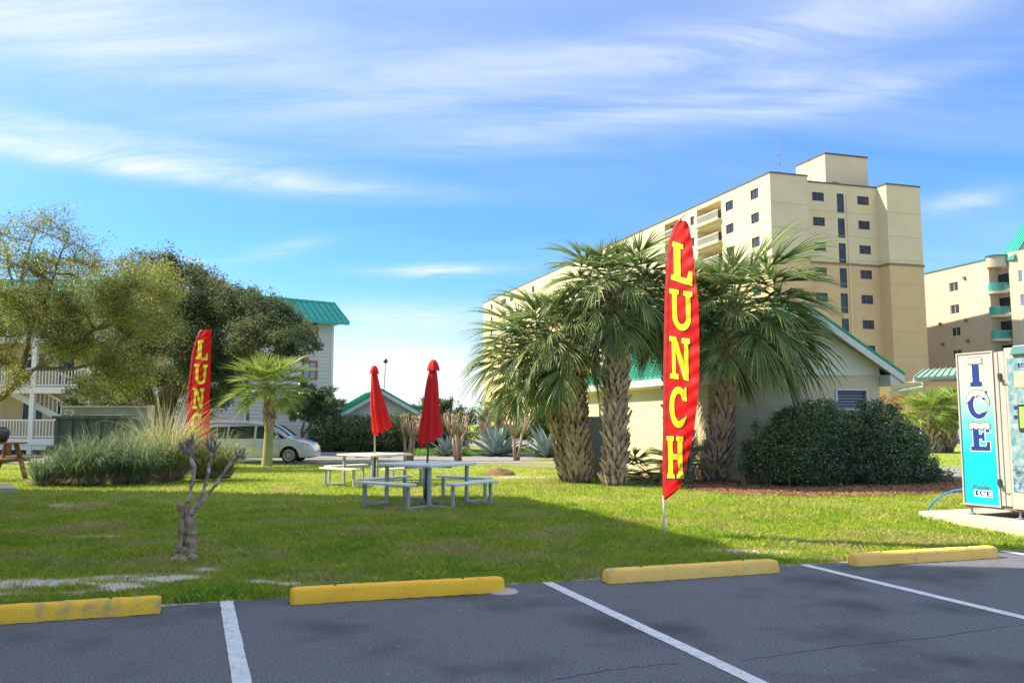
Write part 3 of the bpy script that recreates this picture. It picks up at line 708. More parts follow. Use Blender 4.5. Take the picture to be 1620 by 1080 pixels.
# ------------------------------------------------------------------ low yellow building with green roof
YEL = mat('yellow_stucco', (.70, .59, .37), .9, color2=(.74, .63, .41), scale=.8, bump=.35, bscale=18, n2=(.9, (.60, .52, .33), .5, .75))
SIDING = mat('pale_siding', (.74, .69, .56), .7, color2=(.78, .74, .62), scale=1)
FASC = mat('white_trim', (.70, .70, .66), .6, color2=(.62, .62, .58), scale=2)
GRN = mat('green_roof', (.035, .30, .22), .5, color2=(.05, .38, .28), scale=.7)
def lowbld():
    c = PY(1122, 700, 21.4); c.z = 0; dx = Vector((math.cos(math.radians(9)), math.sin(math.radians(9)), 0)); fr = Face(c, dx, (0, -1)); lf = Face(c, A_DIR, (-1, 0))
    uR = fr.hit(1393, 650)[0]; zs = fr.hit(1200, 590.5)[1]; L = lf.hit(930, 650)[0]
    t = empty('low_building', (c.x, c.y, 0), 'single storey yellow stucco building with green gabled roof behind the palms', 'building')
    u0, z1 = fr.hit(1324, 617.5); u1, z0 = fr.hit(1371, 646)
    wall_panel(fr, 0, uR, 0, zs, [(u0, u1, z0, z1, .12)]).build('wall', YEL, t)
    ap = fr.hit(1257, 491); ua, za = uR/2, ap[1]
    v = MB(); v.obox(fr.p(u0, z0, -.1), fr.d*(u1-u0), Vector((0, 0, z1-z0)), fr.n*.02); vb = v.build('vent', mat('vent_dark', (.10, .10, .12), .6), t)
    v = MB()
    for (a, b, cc, e) in ((u0-.03, u1+.03, z1, z1+.05), (u0-.05, u0, z0, z1), (u1, u1+.05, z0, z1), (u0-.03, u1+.03, z0-.05, z0)): v.obox(fr.p(a, cc, .002), fr.d*(b-a), Vector((0, 0, e-cc)), fr.n*.03)
    v.build('frame', FRAME_W, vb)
    ns = 6; sm = None; LV = mat('louvre', (.30, .30, .34), .5)
    for i in range(ns):
        v = MB(); z = z0+(z1-z0)*(i+.1)/ns; hh = (z1-z0)/ns
        v.obox(fr.p(u0+.01, z, -.07), fr.d*(u1-u0-.02), Vector((0, 0, hh*.35))+fr.n*-.04+Vector((0, 0, hh*.35)), fr.n*.02); v.build('slat', LV, vb)
    # siding boards: each lap is a part
    zb = zs; k = 0; bh = .19; slope = (za-zs)/(ua+.35)
    while zb < za-.05:
        zt_ = min(zb+bh, za); w0 = (za-zb)/slope; w1 = max(.02, (za-zt_)/slope)
        q = MB(); lo = [fr.p(max(-.01, ua-w0), zb, .028), fr.p(min(uR+.01, ua+w0), zb, .028)]; hi = [fr.p(max(-.01, ua-w1), zt_, .008), fr.p(min(uR+.01, ua+w1), zt_, .008)]
        q.quad(lo[0], lo[1], hi[1], hi[0]); q.quad(fr.p(max(-.01, ua-w0), zb, -.02), fr.p(min(uR+.01, ua+w0), zb, -.02), lo[1], lo[0]); q.build('siding_board', SIDING, t); zb += bh; k += 1
    q = MB(); q.obox(fr.p(-.02, zs-.04, .003), fr.d*(uR+.04), Vector((0, 0, .05)), fr.n*.035); q.build('trim_band', FASC, t)
    wall_panel(lf, 0, L, 0, zs, [(5.5, 6.6, 0.01, 2.15, .1)]).build('wall', YEL, t)
    d = MB(); d.obox(lf.p(5.5, .01, -.1), lf.d*1.1, Vector((0, 0, 2.13)), lf.n*.04); d.build('door', mat('grey_door', (.33, .34, .35), .6), t)
    rt = Face(fr.p(uR, 0), A_DIR, (1, 0)); wall_panel(rt, 0, L, 0, zs, []).build('wall', YEL, t)
    bk = Face(lf.p(L, 0), dx, (0, 1)); wall_panel(bk, 0, uR, 0, zs, []).build('wall', YEL, t)
    # roof: overhang .45, front rake overhang .55
    oh, fo = .38, .45; ze = zs-.05+.0; zr = za+.12; sl_ = (zr-ze)/(ua+oh)
    def rp(u, z, k): return fr.p(u, z, 0)+A_DIR*k
    for s in (0, 1):
        ue = -oh if s == 0 else uR+oh; th = Vector((0, 0, .05))
        a, b, c_, d_ = rp(ue, ze, -fo), rp(ua, zr, -fo), rp(ua, zr, L+fo), rp(ue, ze, L+fo)
        m = MB(); m.add([a, b, c_, d_, a+th, b+th, c_+th, d_+th], [(0, 1, 2, 3), (4, 5, 6, 7), (0, 1, 5, 4), (1, 2, 6, 5), (2, 3, 7, 6), (3, 0, 4, 7)]); rf = m.build('roof', GRN, t)
        n = 34
        for i in range(n+1):
            m = MB(); m.bar(a.lerp(d_, i/n)+th*1.3, b.lerp(c_, i/n)+th*1.3, .03, .035); m.build('roof_seam', GRN, rf)
        # rake fascia board and soffit at the front, eave fascia at the side
        m = MB(); dn = Vector((0, 0, -.2)); m.add([a-th*.1, b-th*.1, b+dn, a+dn]+[q_+A_DIR*.04 for q_ in (a-th*.1, b-th*.1, b+dn, a+dn)], [(0, 1, 2, 3), (4, 5, 6, 7), (0, 1, 5, 4), (2, 3, 7, 6), (1, 2, 6, 5), (3, 0, 4, 7)]); m.build('rake_fascia', FASC, t)
        m = MB(); m.quad(a-th*.2+A_DIR*.04, b-th*.2+A_DIR*.04, b-th*.2+A_DIR*fo, a-th*.2+A_DIR*fo); m.build('soffit', FASC, t)
        m = MB(); m.quad(a+dn+A_DIR*.04, d_+dn, d_-th*.1, a-th*.1+A_DIR*.04); m.quad(a+dn+A_DIR*.04, d_+dn, rp(0 if s == 0 else uR, ze-.26, L+fo), rp(0 if s == 0 else uR, ze-.26, -fo+.04)); m.build('eave_fascia', FASC, t)
        # boxed cornice return at the corner
        m = MB(); uo = ue if s == 0 else uR; m.obox(rp(uo, ze-.27, -fo+.05), fr.d*oh, A_DIR*(fo-.06), Vector((0, 0, .3))); m.build('cornice_return', FASC, t)
lowbld()

# ------------------------------------------------------------------ left hotel
HS = mat('hotel_siding', (.55, .56, .50), .75, color2=(.60, .60, .54), scale=1.2)
HY = mat('hotel_yellow', (.68, .50, .25), .9, color2=(.72, .55, .3), scale=.6)
HW = mat('hotel_white', (.76, .74, .66), .6)
ORF = mat('red_frame', (.45, .10, .04), .6)
def hotel():
    c = Vector((-12.1, 55, 0)); g = Face(c, (-.8, -.6), (0, -1)); t = empty('hotel', (c.x, c.y, terr(c.x, c.y)), 'three storey pale hotel with teal mansard roof behind the left trees', 'building')
    Wd = 10.4; z0 = -.25; ze = 8.35; wins = []; holes = []
    for (xa, xb, ya, yb) in ((481.5, 500.5, 505, 530), (480, 500, 571, 599), (480, 500, 640, 664)):
        ub, zt_ = g.hit(xa, ya); ua, zb_ = g.hit(xb, yb); holes.append((ua, ub, zb_, zt_, .06)); wins.append(holes[-1][:4])
    wall_panel(g, 0, Wd, z0, ze, holes).build('wall', HS, t)
    for h in wins: window(t, g, h[0]-.06, h[1]+.06, h[2]-.06, h[3]+.06, depth=-.01, fw=.1, bars=1, fm=ORF, gm=GLASSB)
    k = 0; z = z0+.2       # lap siding
    while z < ze-.1:
        segs = [(0, Wd)]
        for (a, b, q0, q1) in wins:
            if q0-.12 < z < q1+.12: segs = [(s0, s1) for (x0, x1) in segs for (s0, s1) in ((x0, min(x1, a-.1)), (max(x0, b+.1), x1)) if s1-s0 > .05]
        m = MB()
        for (a, b) in segs: m.quad(g.p(a, z, .03), g.p(b, z, .03), g.p(b, z+.235, .004), g.p(a, z+.235, .004)); m.quad(g.p(a, z, .0), g.p(b, z, .0), g.p(b, z, .03), g.p(a, z, .03))
        m.build('siding_board', HS, t); z += .24
    m = MB(); m.obox(g.p(-.06, z0, -.1), g.d*.16, Vector((0, 0, ze-z0)), g.n*.15); m.build('corner_board', HW, t)
    bk = Face(c, (-.55, .84), (1, 0)); wall_panel(bk, 0, 16, z0, ze, []).build('wall', HS, t)
    # mansard along the gable wall
    def mans(f, a, b, name='roof', a2=0.8, b2=0.0):
        m = MB(); lo0, lo1 = f.p(a, ze-.05, .75), f.p(b, ze-.05, .75); hi0, hi1 = f.p(a+a2, ze+1.25, .1), f.p(b+b2, ze+1.25, .1)
        m.quad(lo0, lo1, hi1, hi0); m.quad(lo0, lo1, f.p(b, ze-.05, -.1), f.p(a, ze-.05, -.1)); m.quad(lo0+Vector((0, 0, -.2)), lo1+Vector((0, 0, -.2)), lo1, lo0); rf = m.build(name, TEAL, t)
        n = int(abs(b-a)/.45)
        for i in range(n+1):
            m = MB(); s = i/n; nn = f.n*.03; m.bar(lo0.lerp(lo1, s)+nn, hi0.lerp(hi1, s)+nn, .045, .05); m.build('roof_seam', TEAL, rf)
        m = MB(); m.quad(hi0, hi1, hi1-f.n*8, hi0-f.n*8); m.build('roof_top', TEAL, t)
        m = MB(); m.bar(hi0, hi1, .12, .12); m.build('ridge_cap', TEAL, t)
    mans(g, -.85, Wd)
    # end return of the roof at the right
    m = MB(); m.add([g.p(-.85, ze-.05, .75), g.p(-.05, ze+1.25, .1), g.p(-.05, ze+1.25, -8), g.p(-.85, ze-.05, -8)], [(0, 1, 2, 3)]); m.build('roof', TEAL, t)
    # balcony wing, faces the camera
    x1 = -20.4; fb = Face((x1, 47.9), (-1, 0), (0, -1)); Lw = 26
    fl = (.68, 3.55, 6.4); holes = []; dw = []
    for z in fl:
        for k in range(6):
            holes.append((1.0+k*4.2, 2.1+k*4.2, z, z+2.1, .1)); dw.append(holes[-1][:4]); holes.append((2.7+k*4.2, 4.0+k*4.2, z+.9, z+2.1, .1)); dw.append(holes[-1][:4])
    wall_panel(fb, 0, Lw, z0, 9.0, holes).build('wall', HY, t)
    for h in dw: window(t, fb, *h, depth=.1, fw=.07, bars=0, fm=HW)
    m = MB(); m.quad(fb.p(0, z0), fb.p(0, z0, 0)+Vector((.1, .9, 0)), fb.p(0, 9)+Vector((.1, .9, 0)), fb.p(0, 9)); m.build('wall', HY, t)
    dpt = 1.9
    for i, z in enumerate(fl):
        m = MB(); m.obox(fb.p(0, z-.35, .005), fb.d*Lw, Vector((0, 0, .35)), fb.n*dpt); m.build('balcony_slab', HW, t)
    for k in range(9):
        u = .1+k*3.15; m = MB(); m.obox(fb.p(u, z0, dpt-.28), fb.d*.26, Vector((0, 0, ze-z0)), fb.n*.26); m.build('post', HW, t)
    for z in fl:
        for k in range(8):
            if z == fl[0] and k in (99,): continue
            railing(t, fb.p(.36+k*3.15, z, dpt-.12), fb.p(3.25+k*3.15, z, dpt-.12), 1.02, HW, sp=.17, r=.05, top=.09)
    # stair flights running down to the right, behind the ground floor rail
    for (ua, za, ub, zb, out) in ((8.2, 3.3, 3.3, .75, 1.1), (5.8, 3.4, .8, 1.5, .5)):
        m = MB(); p0, p1 = fb.p(ua, za, out), fb.p(ub, zb, out); m.bar(p0, p1, .1, .35); s = m.build('stair', HW, t)
        m = MB(); m.bar(p0+Vector((0, 0, 1)), p1+Vector((0, 0, 1)), .1, .12); m.build('handrail', HW, s)
        for i in range(1, 20):
            q = p0.lerp(p1, i/20); b_ = MB(); b_.bar(q+Vector((0, 0, .1)), q+Vector((0, 0, 1)), .06, .06); b_.build('baluster', HW, s)
    mans(Face((x1+.6, 46.1), (-1, 0), (0, -1)), -.5, Lw, a2=.3)
    # skirting below the porch: pale beam then brown lattice
    m = MB(); m.obox(fb.p(0, .05, dpt-.15), fb.d*Lw, Vector((0, 0, .3)), fb.n*.1); m.build('skirt_board', HW, t)
    m = MB(); LT = mat('lattice_wood', (.22, .13, .07), .8)
    for k in range(100):
        u = k*.2; m.bar(fb.p(u, z0, dpt-.2), fb.p(u+.3, .05, dpt-.2), .03, .02); m.bar(fb.p(u+.3, z0, dpt-.23), fb.p(u, .05, dpt-.23), .03, .02)
    m.build('lattice', LT, t)
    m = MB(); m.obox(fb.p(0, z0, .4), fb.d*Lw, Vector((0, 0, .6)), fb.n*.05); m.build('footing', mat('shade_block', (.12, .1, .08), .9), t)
hotel()

# ------------------------------------------------------------------ small gabled house behind the hedge
def cottage():
    Y = 60; ap = PY(606, 618, Y); le = PY(530, 661, Y); hw = ap.x-le.x; ze = le.z; zr = ap.z; cx = ap.x; d = 9
    bk = Vector((-.30, .95, 0)).normalized()
    t = empty('cottage', (cx, Y, -.25), 'small pale cottage with green gable roof behind the dark hedge', 'house')
    f = Face((cx-hw+.5, Y), (1, 0), (0, -1)); w = 2*hw-1
    wall_panel(f, 0, w, -.25, ze, []).build('wall', HS, t)
    z = ze; n = 0; sl_ = (zr-ze)/hw
    while z < zr-.1:
        m = MB(); a = (zr-z)/sl_-.1; b = max(.02, (zr-z-.2)/sl_-.1); c0 = f.o+f.d*(w/2)
        m.quad(c0-f.d*a+Vector((0, -.03, z)), c0+f.d*a+Vector((0, -.03, z)), c0+f.d*b+Vector((0, -.005, z+.2)), c0-f.d*b+Vector((0, -.005, z+.2))); m.build('siding_board', HS, t); z += .2
    for s in (-1, 1):
        e = Vector((cx+s*hw, Y-.5, ze)); r = Vector((cx, Y-.5, zr)); th = Vector((0, 0, .1))
        m = MB(); m.add([e, r, r+bk*d, e+bk*d, e+th, r+th, r+bk*d+th, e+bk*d+th], [(0, 1, 2, 3), (4, 5, 6, 7), (0, 1, 5, 4), (1, 2, 6, 5), (2, 3, 7, 6), (3, 0, 4, 7)]); rf = m.build('roof', GRN, t)
        for i in range(20):
            m = MB(); m.bar((e+th*1.2).lerp(e+th*1.2+bk*d, i/19), (r+th*1.2).lerp(r+th*1.2+bk*d, i/19), .05, .06); m.build('roof_seam', GRN, rf)
        m = MB(); dn = Vector((0, 0, -.28)); m.add([e, r, r+dn, e+dn]+[q+Vector((0, .06, 0)) for q in (e, r, r+dn, e+dn)], [(0, 1, 2, 3), (4, 5, 6, 7), (2, 3, 7, 6), (3, 0, 4, 7)]); m.build('rake_fascia', FASC, t)
        wall_panel(Face((cx+s*(hw-.5), Y), (bk.x, bk.y), (s, 0)), 0, d, -.25, ze, []).build('wall', HS, t)
    p = PY(604, 645, 70); q = PY(610, 573, 70)
    t = empty('ball_pole', (p.x, p.y, terr(p.x, p.y)), 'thin pole with dark ball on top behind the cottage roof', 'pole')
    m = MB(); m.tube([(p.x, p.y, -.25), (q.x, q.y, q.z)], [.06, .035], 6); m.build('pole', mat('pole_grey', (.35, .35, .35), .5), t)
    m = MB(); m.lathe([(.02, -.2), (.16, -.12), (.2, 0), (.16, .12), (.06, .18), (.02, .3)], (q.x, q.y, q.z+.1), 12); m.build('ball', mat('ball_dark', (.06, .05, .05), .5), t, True)
cottage()

# ------------------------------------------------------------------ the building whose shade covers the foreground (it stands outside the frame at the left)
def shade_building():
    H = 14.0; L = H/math.tan(SUN_EL); off = Vector((math.sin(SUN_AZ)*L, math.cos(SUN_AZ)*L, 0))
    SH = [PZ(832, 787), PZ(1245, 889), PZ(1392, 912), PZ(1690, 900)]; a = A_DIR
    P = [p+off for p in SH]; c = P[0]; P += [P[3]-a*9.5, P[3]-a*9.5-Vector((16, 5, 0)), c-Vector((1, -.02, 0))*16]
    t = empty('restaurant_building', (c.x, c.y, 0), 'tall off-white stucco building outside the frame at the left, shading the car park', 'building')
    for i in range(len(P)):
        p, q = P[i], P[(i+1) % len(P)]; f = Face(p, q-p, None); cen = sum(P, Vector())/len(P)
        if f.n.dot(f.o-cen) < 0: f.n = -f.n
        W_ = (q-p).length; holes = []
        n = int(W_/2.6)
        for k in range(n):
            for z in (1, 4.2, 7.4, 10.6): holes.append((W_*(k+.5)/n-.5, W_*(k+.5)/n+.5, z, z+1.5, .15))
        wall_panel(f, 0, W_, 0, H, holes).build('wall', mat('white_stucco', (.80, .74, .66), .9), t)  # off-white chosen so these unseen walls bounce light into the shaded foreground
        for h in holes: window(t, f, *h[:4], depth=.15, fm=FRAME_W)
    m = MB(); m.add([(p.x, p.y, H) for p in P], [tuple(range(len(P)))]); m.build('roof', ROOFD, t)
shade_building()

# ------------------------------------------------------------------ VEGETATION
BARK = mat('oak_bark', (.10, .08, .055), .95, color2=(.17, .14, .10), scale=9, bump=1, bscale=30)
def leaf_quads(P, size, rg, up=.3, asp=.55, jit=.35):
    n = len(P); s = size*(1-jit+2*jit*rg.random(n))
    a = rg.normal(size=(n, 3)); a[:, 2] *= .7; a /= np.linalg.norm(a, axis=1, keepdims=True)
    b = rg.normal(size=(n, 3)); b[:, 2] += 0; b -= a*(a*b).sum(1, keepdims=True); b /= np.linalg.norm(b, axis=1, keepdims=True)
    s = s[:, None]; return np.stack([P-a*s*.5, P+b*s*asp*.5, P+a*s*.5, P-b*s*asp*.5], 1).reshape(-1, 3)
def tree(name, label, cat, base, limbs, clumps, nleaf, lsize, leafm, barkm, trunk_r, seed, twig=18, group=None, spread=1.0, leafw=.55, sub=5):
    """limbs: list of polylines (world points) with start radius; clumps: (x,y,z,rx,ry,rz,weight)"""
    rr = random.Random(seed); rg = np.random.default_rng(seed); base = Vector(base)
    t = empty(name, base, label, cat, group)
    m = MB(); nodes = []
    for (pts, r0) in limbs:
        P = [Vector(p) for p in pts]; Q = []
        for i in range(len(P)-1):
            for k in range(4): Q.append(P[i].lerp(P[i+1], k/4)+Vector([rr.uniform(-1, 1)*r0*.25 for _ in range(3)])*(0 if i == 0 and k == 0 else 1))
        Q.append(P[-1]); n = len(Q); R = [r0*(1-.75*i/(n-1)) for i in range(n)]
        m.tube(Q, R, 9); nodes += [(q, r) for q, r in zip(Q, R)][n//3:]
    m.build('trunk', barkm, t, True)
    br = MB(); tips = []; tw = []
    tot = sum(c[6] for c in clumps)
    for (cx, cy, cz, rx, ry, rz, w) in clumps:
        C = Vector((cx, cy, cz)); q, r = min(nodes, key=lambda k: (k[0]-C).length+abs(k[0].z-C.z)*.2)
        mid = q.lerp(C, .5)+Vector((rr.uniform(-.3, .3), rr.uniform(-.3, .3), rr.uniform(-.1, .4)))*rx*.6; r = min(r, .03+.035*rx)
        path = [q, q.lerp(mid, .6), mid, mid.lerp(C, .6), C]; br.tube(path, [r, r*.85, r*.7, r*.55, r*.4], 6)
        ns = max(3, int(sub*(1+rx)))
        for i in range(ns):
            st = path[rr.choice((1, 2, 3, 4, 4))]; d = Vector((rr.gauss(0, 1), rr.gauss(0, 1), rr.gauss(.2, 1))).normalized(); f = rr.uniform(.55, 1.0)
            e = C+Vector((d.x*rx, d.y*ry, d.z*rz))*f; mm = st.lerp(e, .5)+Vector([rr.uniform(-.12, .12)*rx for _ in range(3)])
            br.tube([st, mm, e], [r*.4, r*.26, r*.1], 4, False)
            for k in range(twig//3):
                s_ = rr.uniform(.25, 1); a0 = mm.lerp(e, s_) if rr.random() < .7 else st.lerp(mm, s_); tp = a0+Vector((rr.gauss(0, 1), rr.gauss(0, 1), rr.gauss(.2, .9))).normalized()*rr.uniform(.2, .5)*rx*.8
                br.tube([a0, a0.lerp(tp, .5)+Vector([rr.uniform(-.04, .04)*rx for _ in range(3)]), tp], [r*.13, r*.1, .004], 3, False)
                for _ in range(3): tips.append((a0.lerp(tp, rr.uniform(.3, 1.05)), w, rx))
    br.build('branches', barkm, t, True)
    T = np.array([list(p[0]) for p in tips]); wt = np.array([p[1] for p in tips]); wt = wt/wt.sum(); rs = np.array([p[2] for p in tips])
    idx = rg.choice(len(T), nleaf, p=wt); sd = (.11*rs[idx]*spread)[:, None]
    P = T[idx]+rg.normal(size=(nleaf, 3))*sd*np.array([1, 1, .8])
    me = np_mesh('foliage', leaf_quads(P-np.array(base), lsize, rg, asp=leafw), 4, leafm); obj('foliage', me, t)
    return t
def lm(name, c1, c2, c3, tr=.3, isl=.35, spec=.3, rough=.5): return mat(name, c1, rough, color2=c2, scale=.9, n2=(.5, c3, .5, .68), trans=tr, island=isl, spec=spec)
LF_OLIVE = lm('olive_leaf', (.25, .31, .085), (.38, .38, .11), (.18, .23, .085), .4)
LF_DARK = lm('dark_leaf', (.10, .14, .065), (.15, .19, .085), (.24, .25, .10), .3, spec=.15, rough=.6)
LF_BUSH = lm('bush_leaf', (.075, .145, .065), (.13, .22, .095), (.05, .10, .05), .15, spec=.6, rough=.35)
LF_MID = lm('mid_leaf', (.07, .13, .04), (.12, .18, .05), (.05, .09, .03), .25)
def oaks():
    D = 31; P = lambda x, y, d=D: tuple(PY(x, y, d))
    b = P(-60, 722); base = (b[0], D, terr(b[0], D))
    limbs = [([base, P(-50, 680), P(-20, 640), P(30, 605), P(62, 580)], .26), ([P(-20, 640), P(-30, 590), P(-60, 520), P(-90, 450)], .17), ([P(62, 580), P(100, 558), P(150, 520), P(205, 480)], .12),
             ([P(30, 605), P(40, 560), P(48, 520), P(26, 480), P(15, 430), P(5, 380)], .12), ([P(45, 520), P(75, 470), P(90, 420), P(110, 370)], .08), ([P(60, 582), P(110, 584), P(150, 575), P(195, 560)], .09),
             ([P(26, 480), P(38, 420), P(55, 370)], .08), ([P(150, 520), P(200, 508), P(255, 470)], .09)]
    rr = random.Random(4); cl = []
    for (x, y, r, w) in ((5, 372, 1.1, .42), (45, 358, 1.0, .42), (92, 362, 1.1, .5), (130, 392, 1.0, .5), (20, 420, 1.2, .8), (75, 415, 1.1, .75), (125, 440, 1.1, .9), (-30, 400, 1.3, 1), (-60, 470, 1.4, 1.2), (5, 470, 1.2, 1.6), (60, 470, 1.2, 1.6),
                       (105, 490, 1.2, 1.7), (160, 470, 1.2, 1.9), (205, 450, 1.2, 2.0), (180, 500, 1.2, 2.2), (235, 480, 1.2, 2.0), (140, 535, 1.1, 1.7), (205, 535, 1.2, 2.0), (30, 530, 1.1, 1.3), (80, 545, .9, 1.1), (255, 520, 1.1, 1.4), (165, 585, .9, 1.3),
                       (225, 590, 1.0, 1.4), (10, 575, .9, .8), (195, 620, .8, 1.0), (150, 622, .7, .7), (250, 440, 1.0, 1.6), (-40, 560, 1.3, 1), (265, 470, .8, 1.2), (50, 500, 1.1, 1.3), (120, 560, .9, 1.2), (60, 435, 1.1, .7), (150, 420, .9, .8), (-10, 520, 1.2, 1.2), (100, 520, 1.1, 1.4), (25, 600, .8, .6)):
        d = D+rr.uniform(-2.2, 2.2); p = PY(x, y, d); cl.append((p.x, d, p.z, r, r*1.2, r*.85, w))
    tree('oak_tree', 'spreading oak with sparse yellowish olive leaves and visible limbs at the far left', 'tree', base, limbs, cl, 88000, .078, LF_OLIVE, BARK, .34, 5, twig=36, spread=1.7, sub=7)
    D = 38; b = P(262, 700, D); base = (b[0], D, terr(b[0], D))
    limbs = [([base, P(262, 665, D), P(272, 620, D), P(300, 570, D), P(320, 510, D)], .45), ([(base[0]-.9, D+.3, base[2]), P(236, 660, D), P(232, 620, D), P(225, 560, D), P(215, 500, D)], .38), ([P(275, 625, D), P(330, 600, D), P(390, 560, D), P(440, 520, D)], .25),
             ([P(320, 520, D), P(310, 470, D), P(290, 430, D)], .2), ([P(300, 570, D), P(380, 510, D), P(430, 480, D)], .18)]
    cl = []
    for (x, y, r, w) in ((205, 440, 1.3, 1.2), (245, 430, 1.4, 1.6), (285, 435, 1.3, 1.6), (325, 455, 1.3, 1.5), (225, 480, 1.5, 1.8), (275, 485, 1.6, 2.2), (330, 495, 1.5, 2.0), (372, 490, 1.4, 1.7), (415, 495, 1.2, 1.4), (450, 505, 1.1, 1.1), (478, 535, 1.0, .9),
                       (440, 540, 1.2, 1.4), (395, 535, 1.4, 1.9), (345, 545, 1.6, 2.3), (295, 545, 1.5, 2.2), (245, 545, 1.4, 2.0), (205, 560, 1.3, 1.7), (190, 610, 1.1, 1.3), (235, 600, 1.3, 1.6), (290, 605, 1.2, 1.5), (345, 600, 1.3, 1.8), (375, 625, .9, 1.0),
                       (330, 635, 1.1, 1.3), (160, 600, 1.0, 1.0), (130, 615, .9, 1.3), (175, 640, .7, .9), (115, 640, .5, .5), (255, 640, .8, .8), (205, 628, .9, 1.0), (405, 580, 1.0, 1.1), (160, 560, 1.1, 1.2), (470, 560, .8, .6), (352, 460, 1.0, .9), (388, 470, .8, .7), (495, 545, .55, .35)):
        d = D+rr.uniform(-2.5, 2.5); p = PY(x, y, d); cl.append((p.x, d, p.z, r, r*1.3, r*.8, w))
    tree('oak_tree', 'large dense dark green oak with thick leaning trunks behind the left flag', 'tree', base, limbs, cl, 125000, .115, LF_DARK, BARK, .45, 9, twig=24, spread=1.35)
    D = 45; b = P(480, 702, D); base = (b[0], D, terr(b[0], D)); cl = []
    for (x, y, r, w) in ((455, 635, .8, 1), (480, 620, .8, 1.2), (510, 620, .8, 1.2), (530, 640, .7, 1), (490, 650, .8, 1.2), (515, 655, .7, 1), (462, 655, .6, .8), (500, 635, .8, 1.1), (535, 655, .5, .5), (505, 672, .5, .5)):
        d = D+rr.uniform(-1, 1); p = PY(x, y, d); cl.append((p.x, d, p.z, r, r, r*.8, w))
    tree('round_tree', 'small round dark green tree behind the front of the silver minivan', 'tree', base, [([base, P(478, 680, D), P(485, 655, D)], .12), ([P(479, 688, D), P(495, 668, D), P(510, 650, D)], .08)], cl, 26000, .12, LF_BUSH, BARK, .15, 13)
    D = 75; b = P(690, 695, D); base = (b[0], D, -.25); cl = []
    for (x, y, r, w) in ((650, 655, 1.3, 1), (675, 645, 1.4, 1.1), (700, 645, 1.4, 1), (725, 655, 1.3, .8), (690, 662, 1.5, 1), (662, 668, 1.2, 1), (745, 662, 1.2, .5), (628, 660, 1, .5)):
        p = PY(x, y, D); cl.append((p.x, D+rr.uniform(-1, 1), p.z, r, r, r*.7, w))
    tree('low_tree', 'hazy grey green scrubby tree beyond the hedge between the umbrellas', 'tree', base, [([base, P(690, 670, D)], .15)], cl, 14000, .2, LF_MID, BARK, .15, 15)
    p = PG(391, 712); D = 42; q0, q1 = PY(391, 700, D), PY(389, 580, D)
    t = empty('slim_palm_trunk', (q0.x, D, terr(q0.x, D)), 'slim grey bare trunk rising behind the roof of the minivan', 'trunk')
    m = MB(); m.tube([(q0.x, D, -.3), (q0.x+.02, D, q0.z), (q1.x, D, q1.z)], [.14, .13, .13], 8); m.build('trunk', mat('grey_bark', (.22, .20, .18), .9, color2=(.14, .13, .12), scale=8), t, True)
oaks()

def shrub(name, label, base, lumps, n, size, m, seed, sticks=30, cat='bush', group=None, shell=.75):
    rg = np.random.default_rng(seed); rr = random.Random(seed); t = empty(name, base, label, cat, group); B = np.array(base)
    L = np.array(lumps, float); w = L[:, 3]*L[:, 4]*L[:, 5]; w = w**.7; w /= w.sum(); idx = rg.choice(len(L), n, p=w); d = rg.normal(size=(n, 3)); d /= np.linalg.norm(d, axis=1, keepdims=True)
    r = (shell+(1-shell)*rg.random(n)**.5)*(1+.0*rg.random(n)); r = np.where(rg.random(n) < .25, rg.random(n), r)
    bump = 1+.14*np.sin(d[:, 0]*7+idx)*np.cos(d[:, 1]*6+idx*2)+.1*np.sin(d[:, 2]*11+idx*3)+rg.normal(size=n)*.045
    P = L[idx, :3]+d*L[idx, 3:6]*(r*bump)[:, None]; z0 = base[2]; P = P[P[:, 2] > z0+.02]
    # leaves grow in small tufts
    P = np.repeat(P[::4], 4, axis=0)+rg.normal(size=(len(P[::4])*4, 3))*size*.7
    obj('foliage', np_mesh('foliage', leaf_quads(P-B, size, rg, asp=.6), 4, m), t)
    mb = MB()
    for i in range(sticks):
        l = L[rr.randrange(len(L))]; a = Vector((l[0]+rr.uniform(-.3, .3)*l[3], l[1]+rr.uniform(-.3, .3)*l[4], z0)); b = Vector((l[0]+rr.gauss(0, .5)*l[3], l[1]+rr.gauss(0, .5)*l[4], l[2]+rr.uniform(-.2, .9)*l[5]))
        mb.tube([a, a.lerp(b, .5)+Vector((rr.uniform(-.1, .1), rr.uniform(-.1, .1), rr.uniform(-.1, .1))), b], [.025, .018, .008], 5, False)
    mb.build('branches', mat('stick_bark', (.24, .19, .15), .9), t); return t
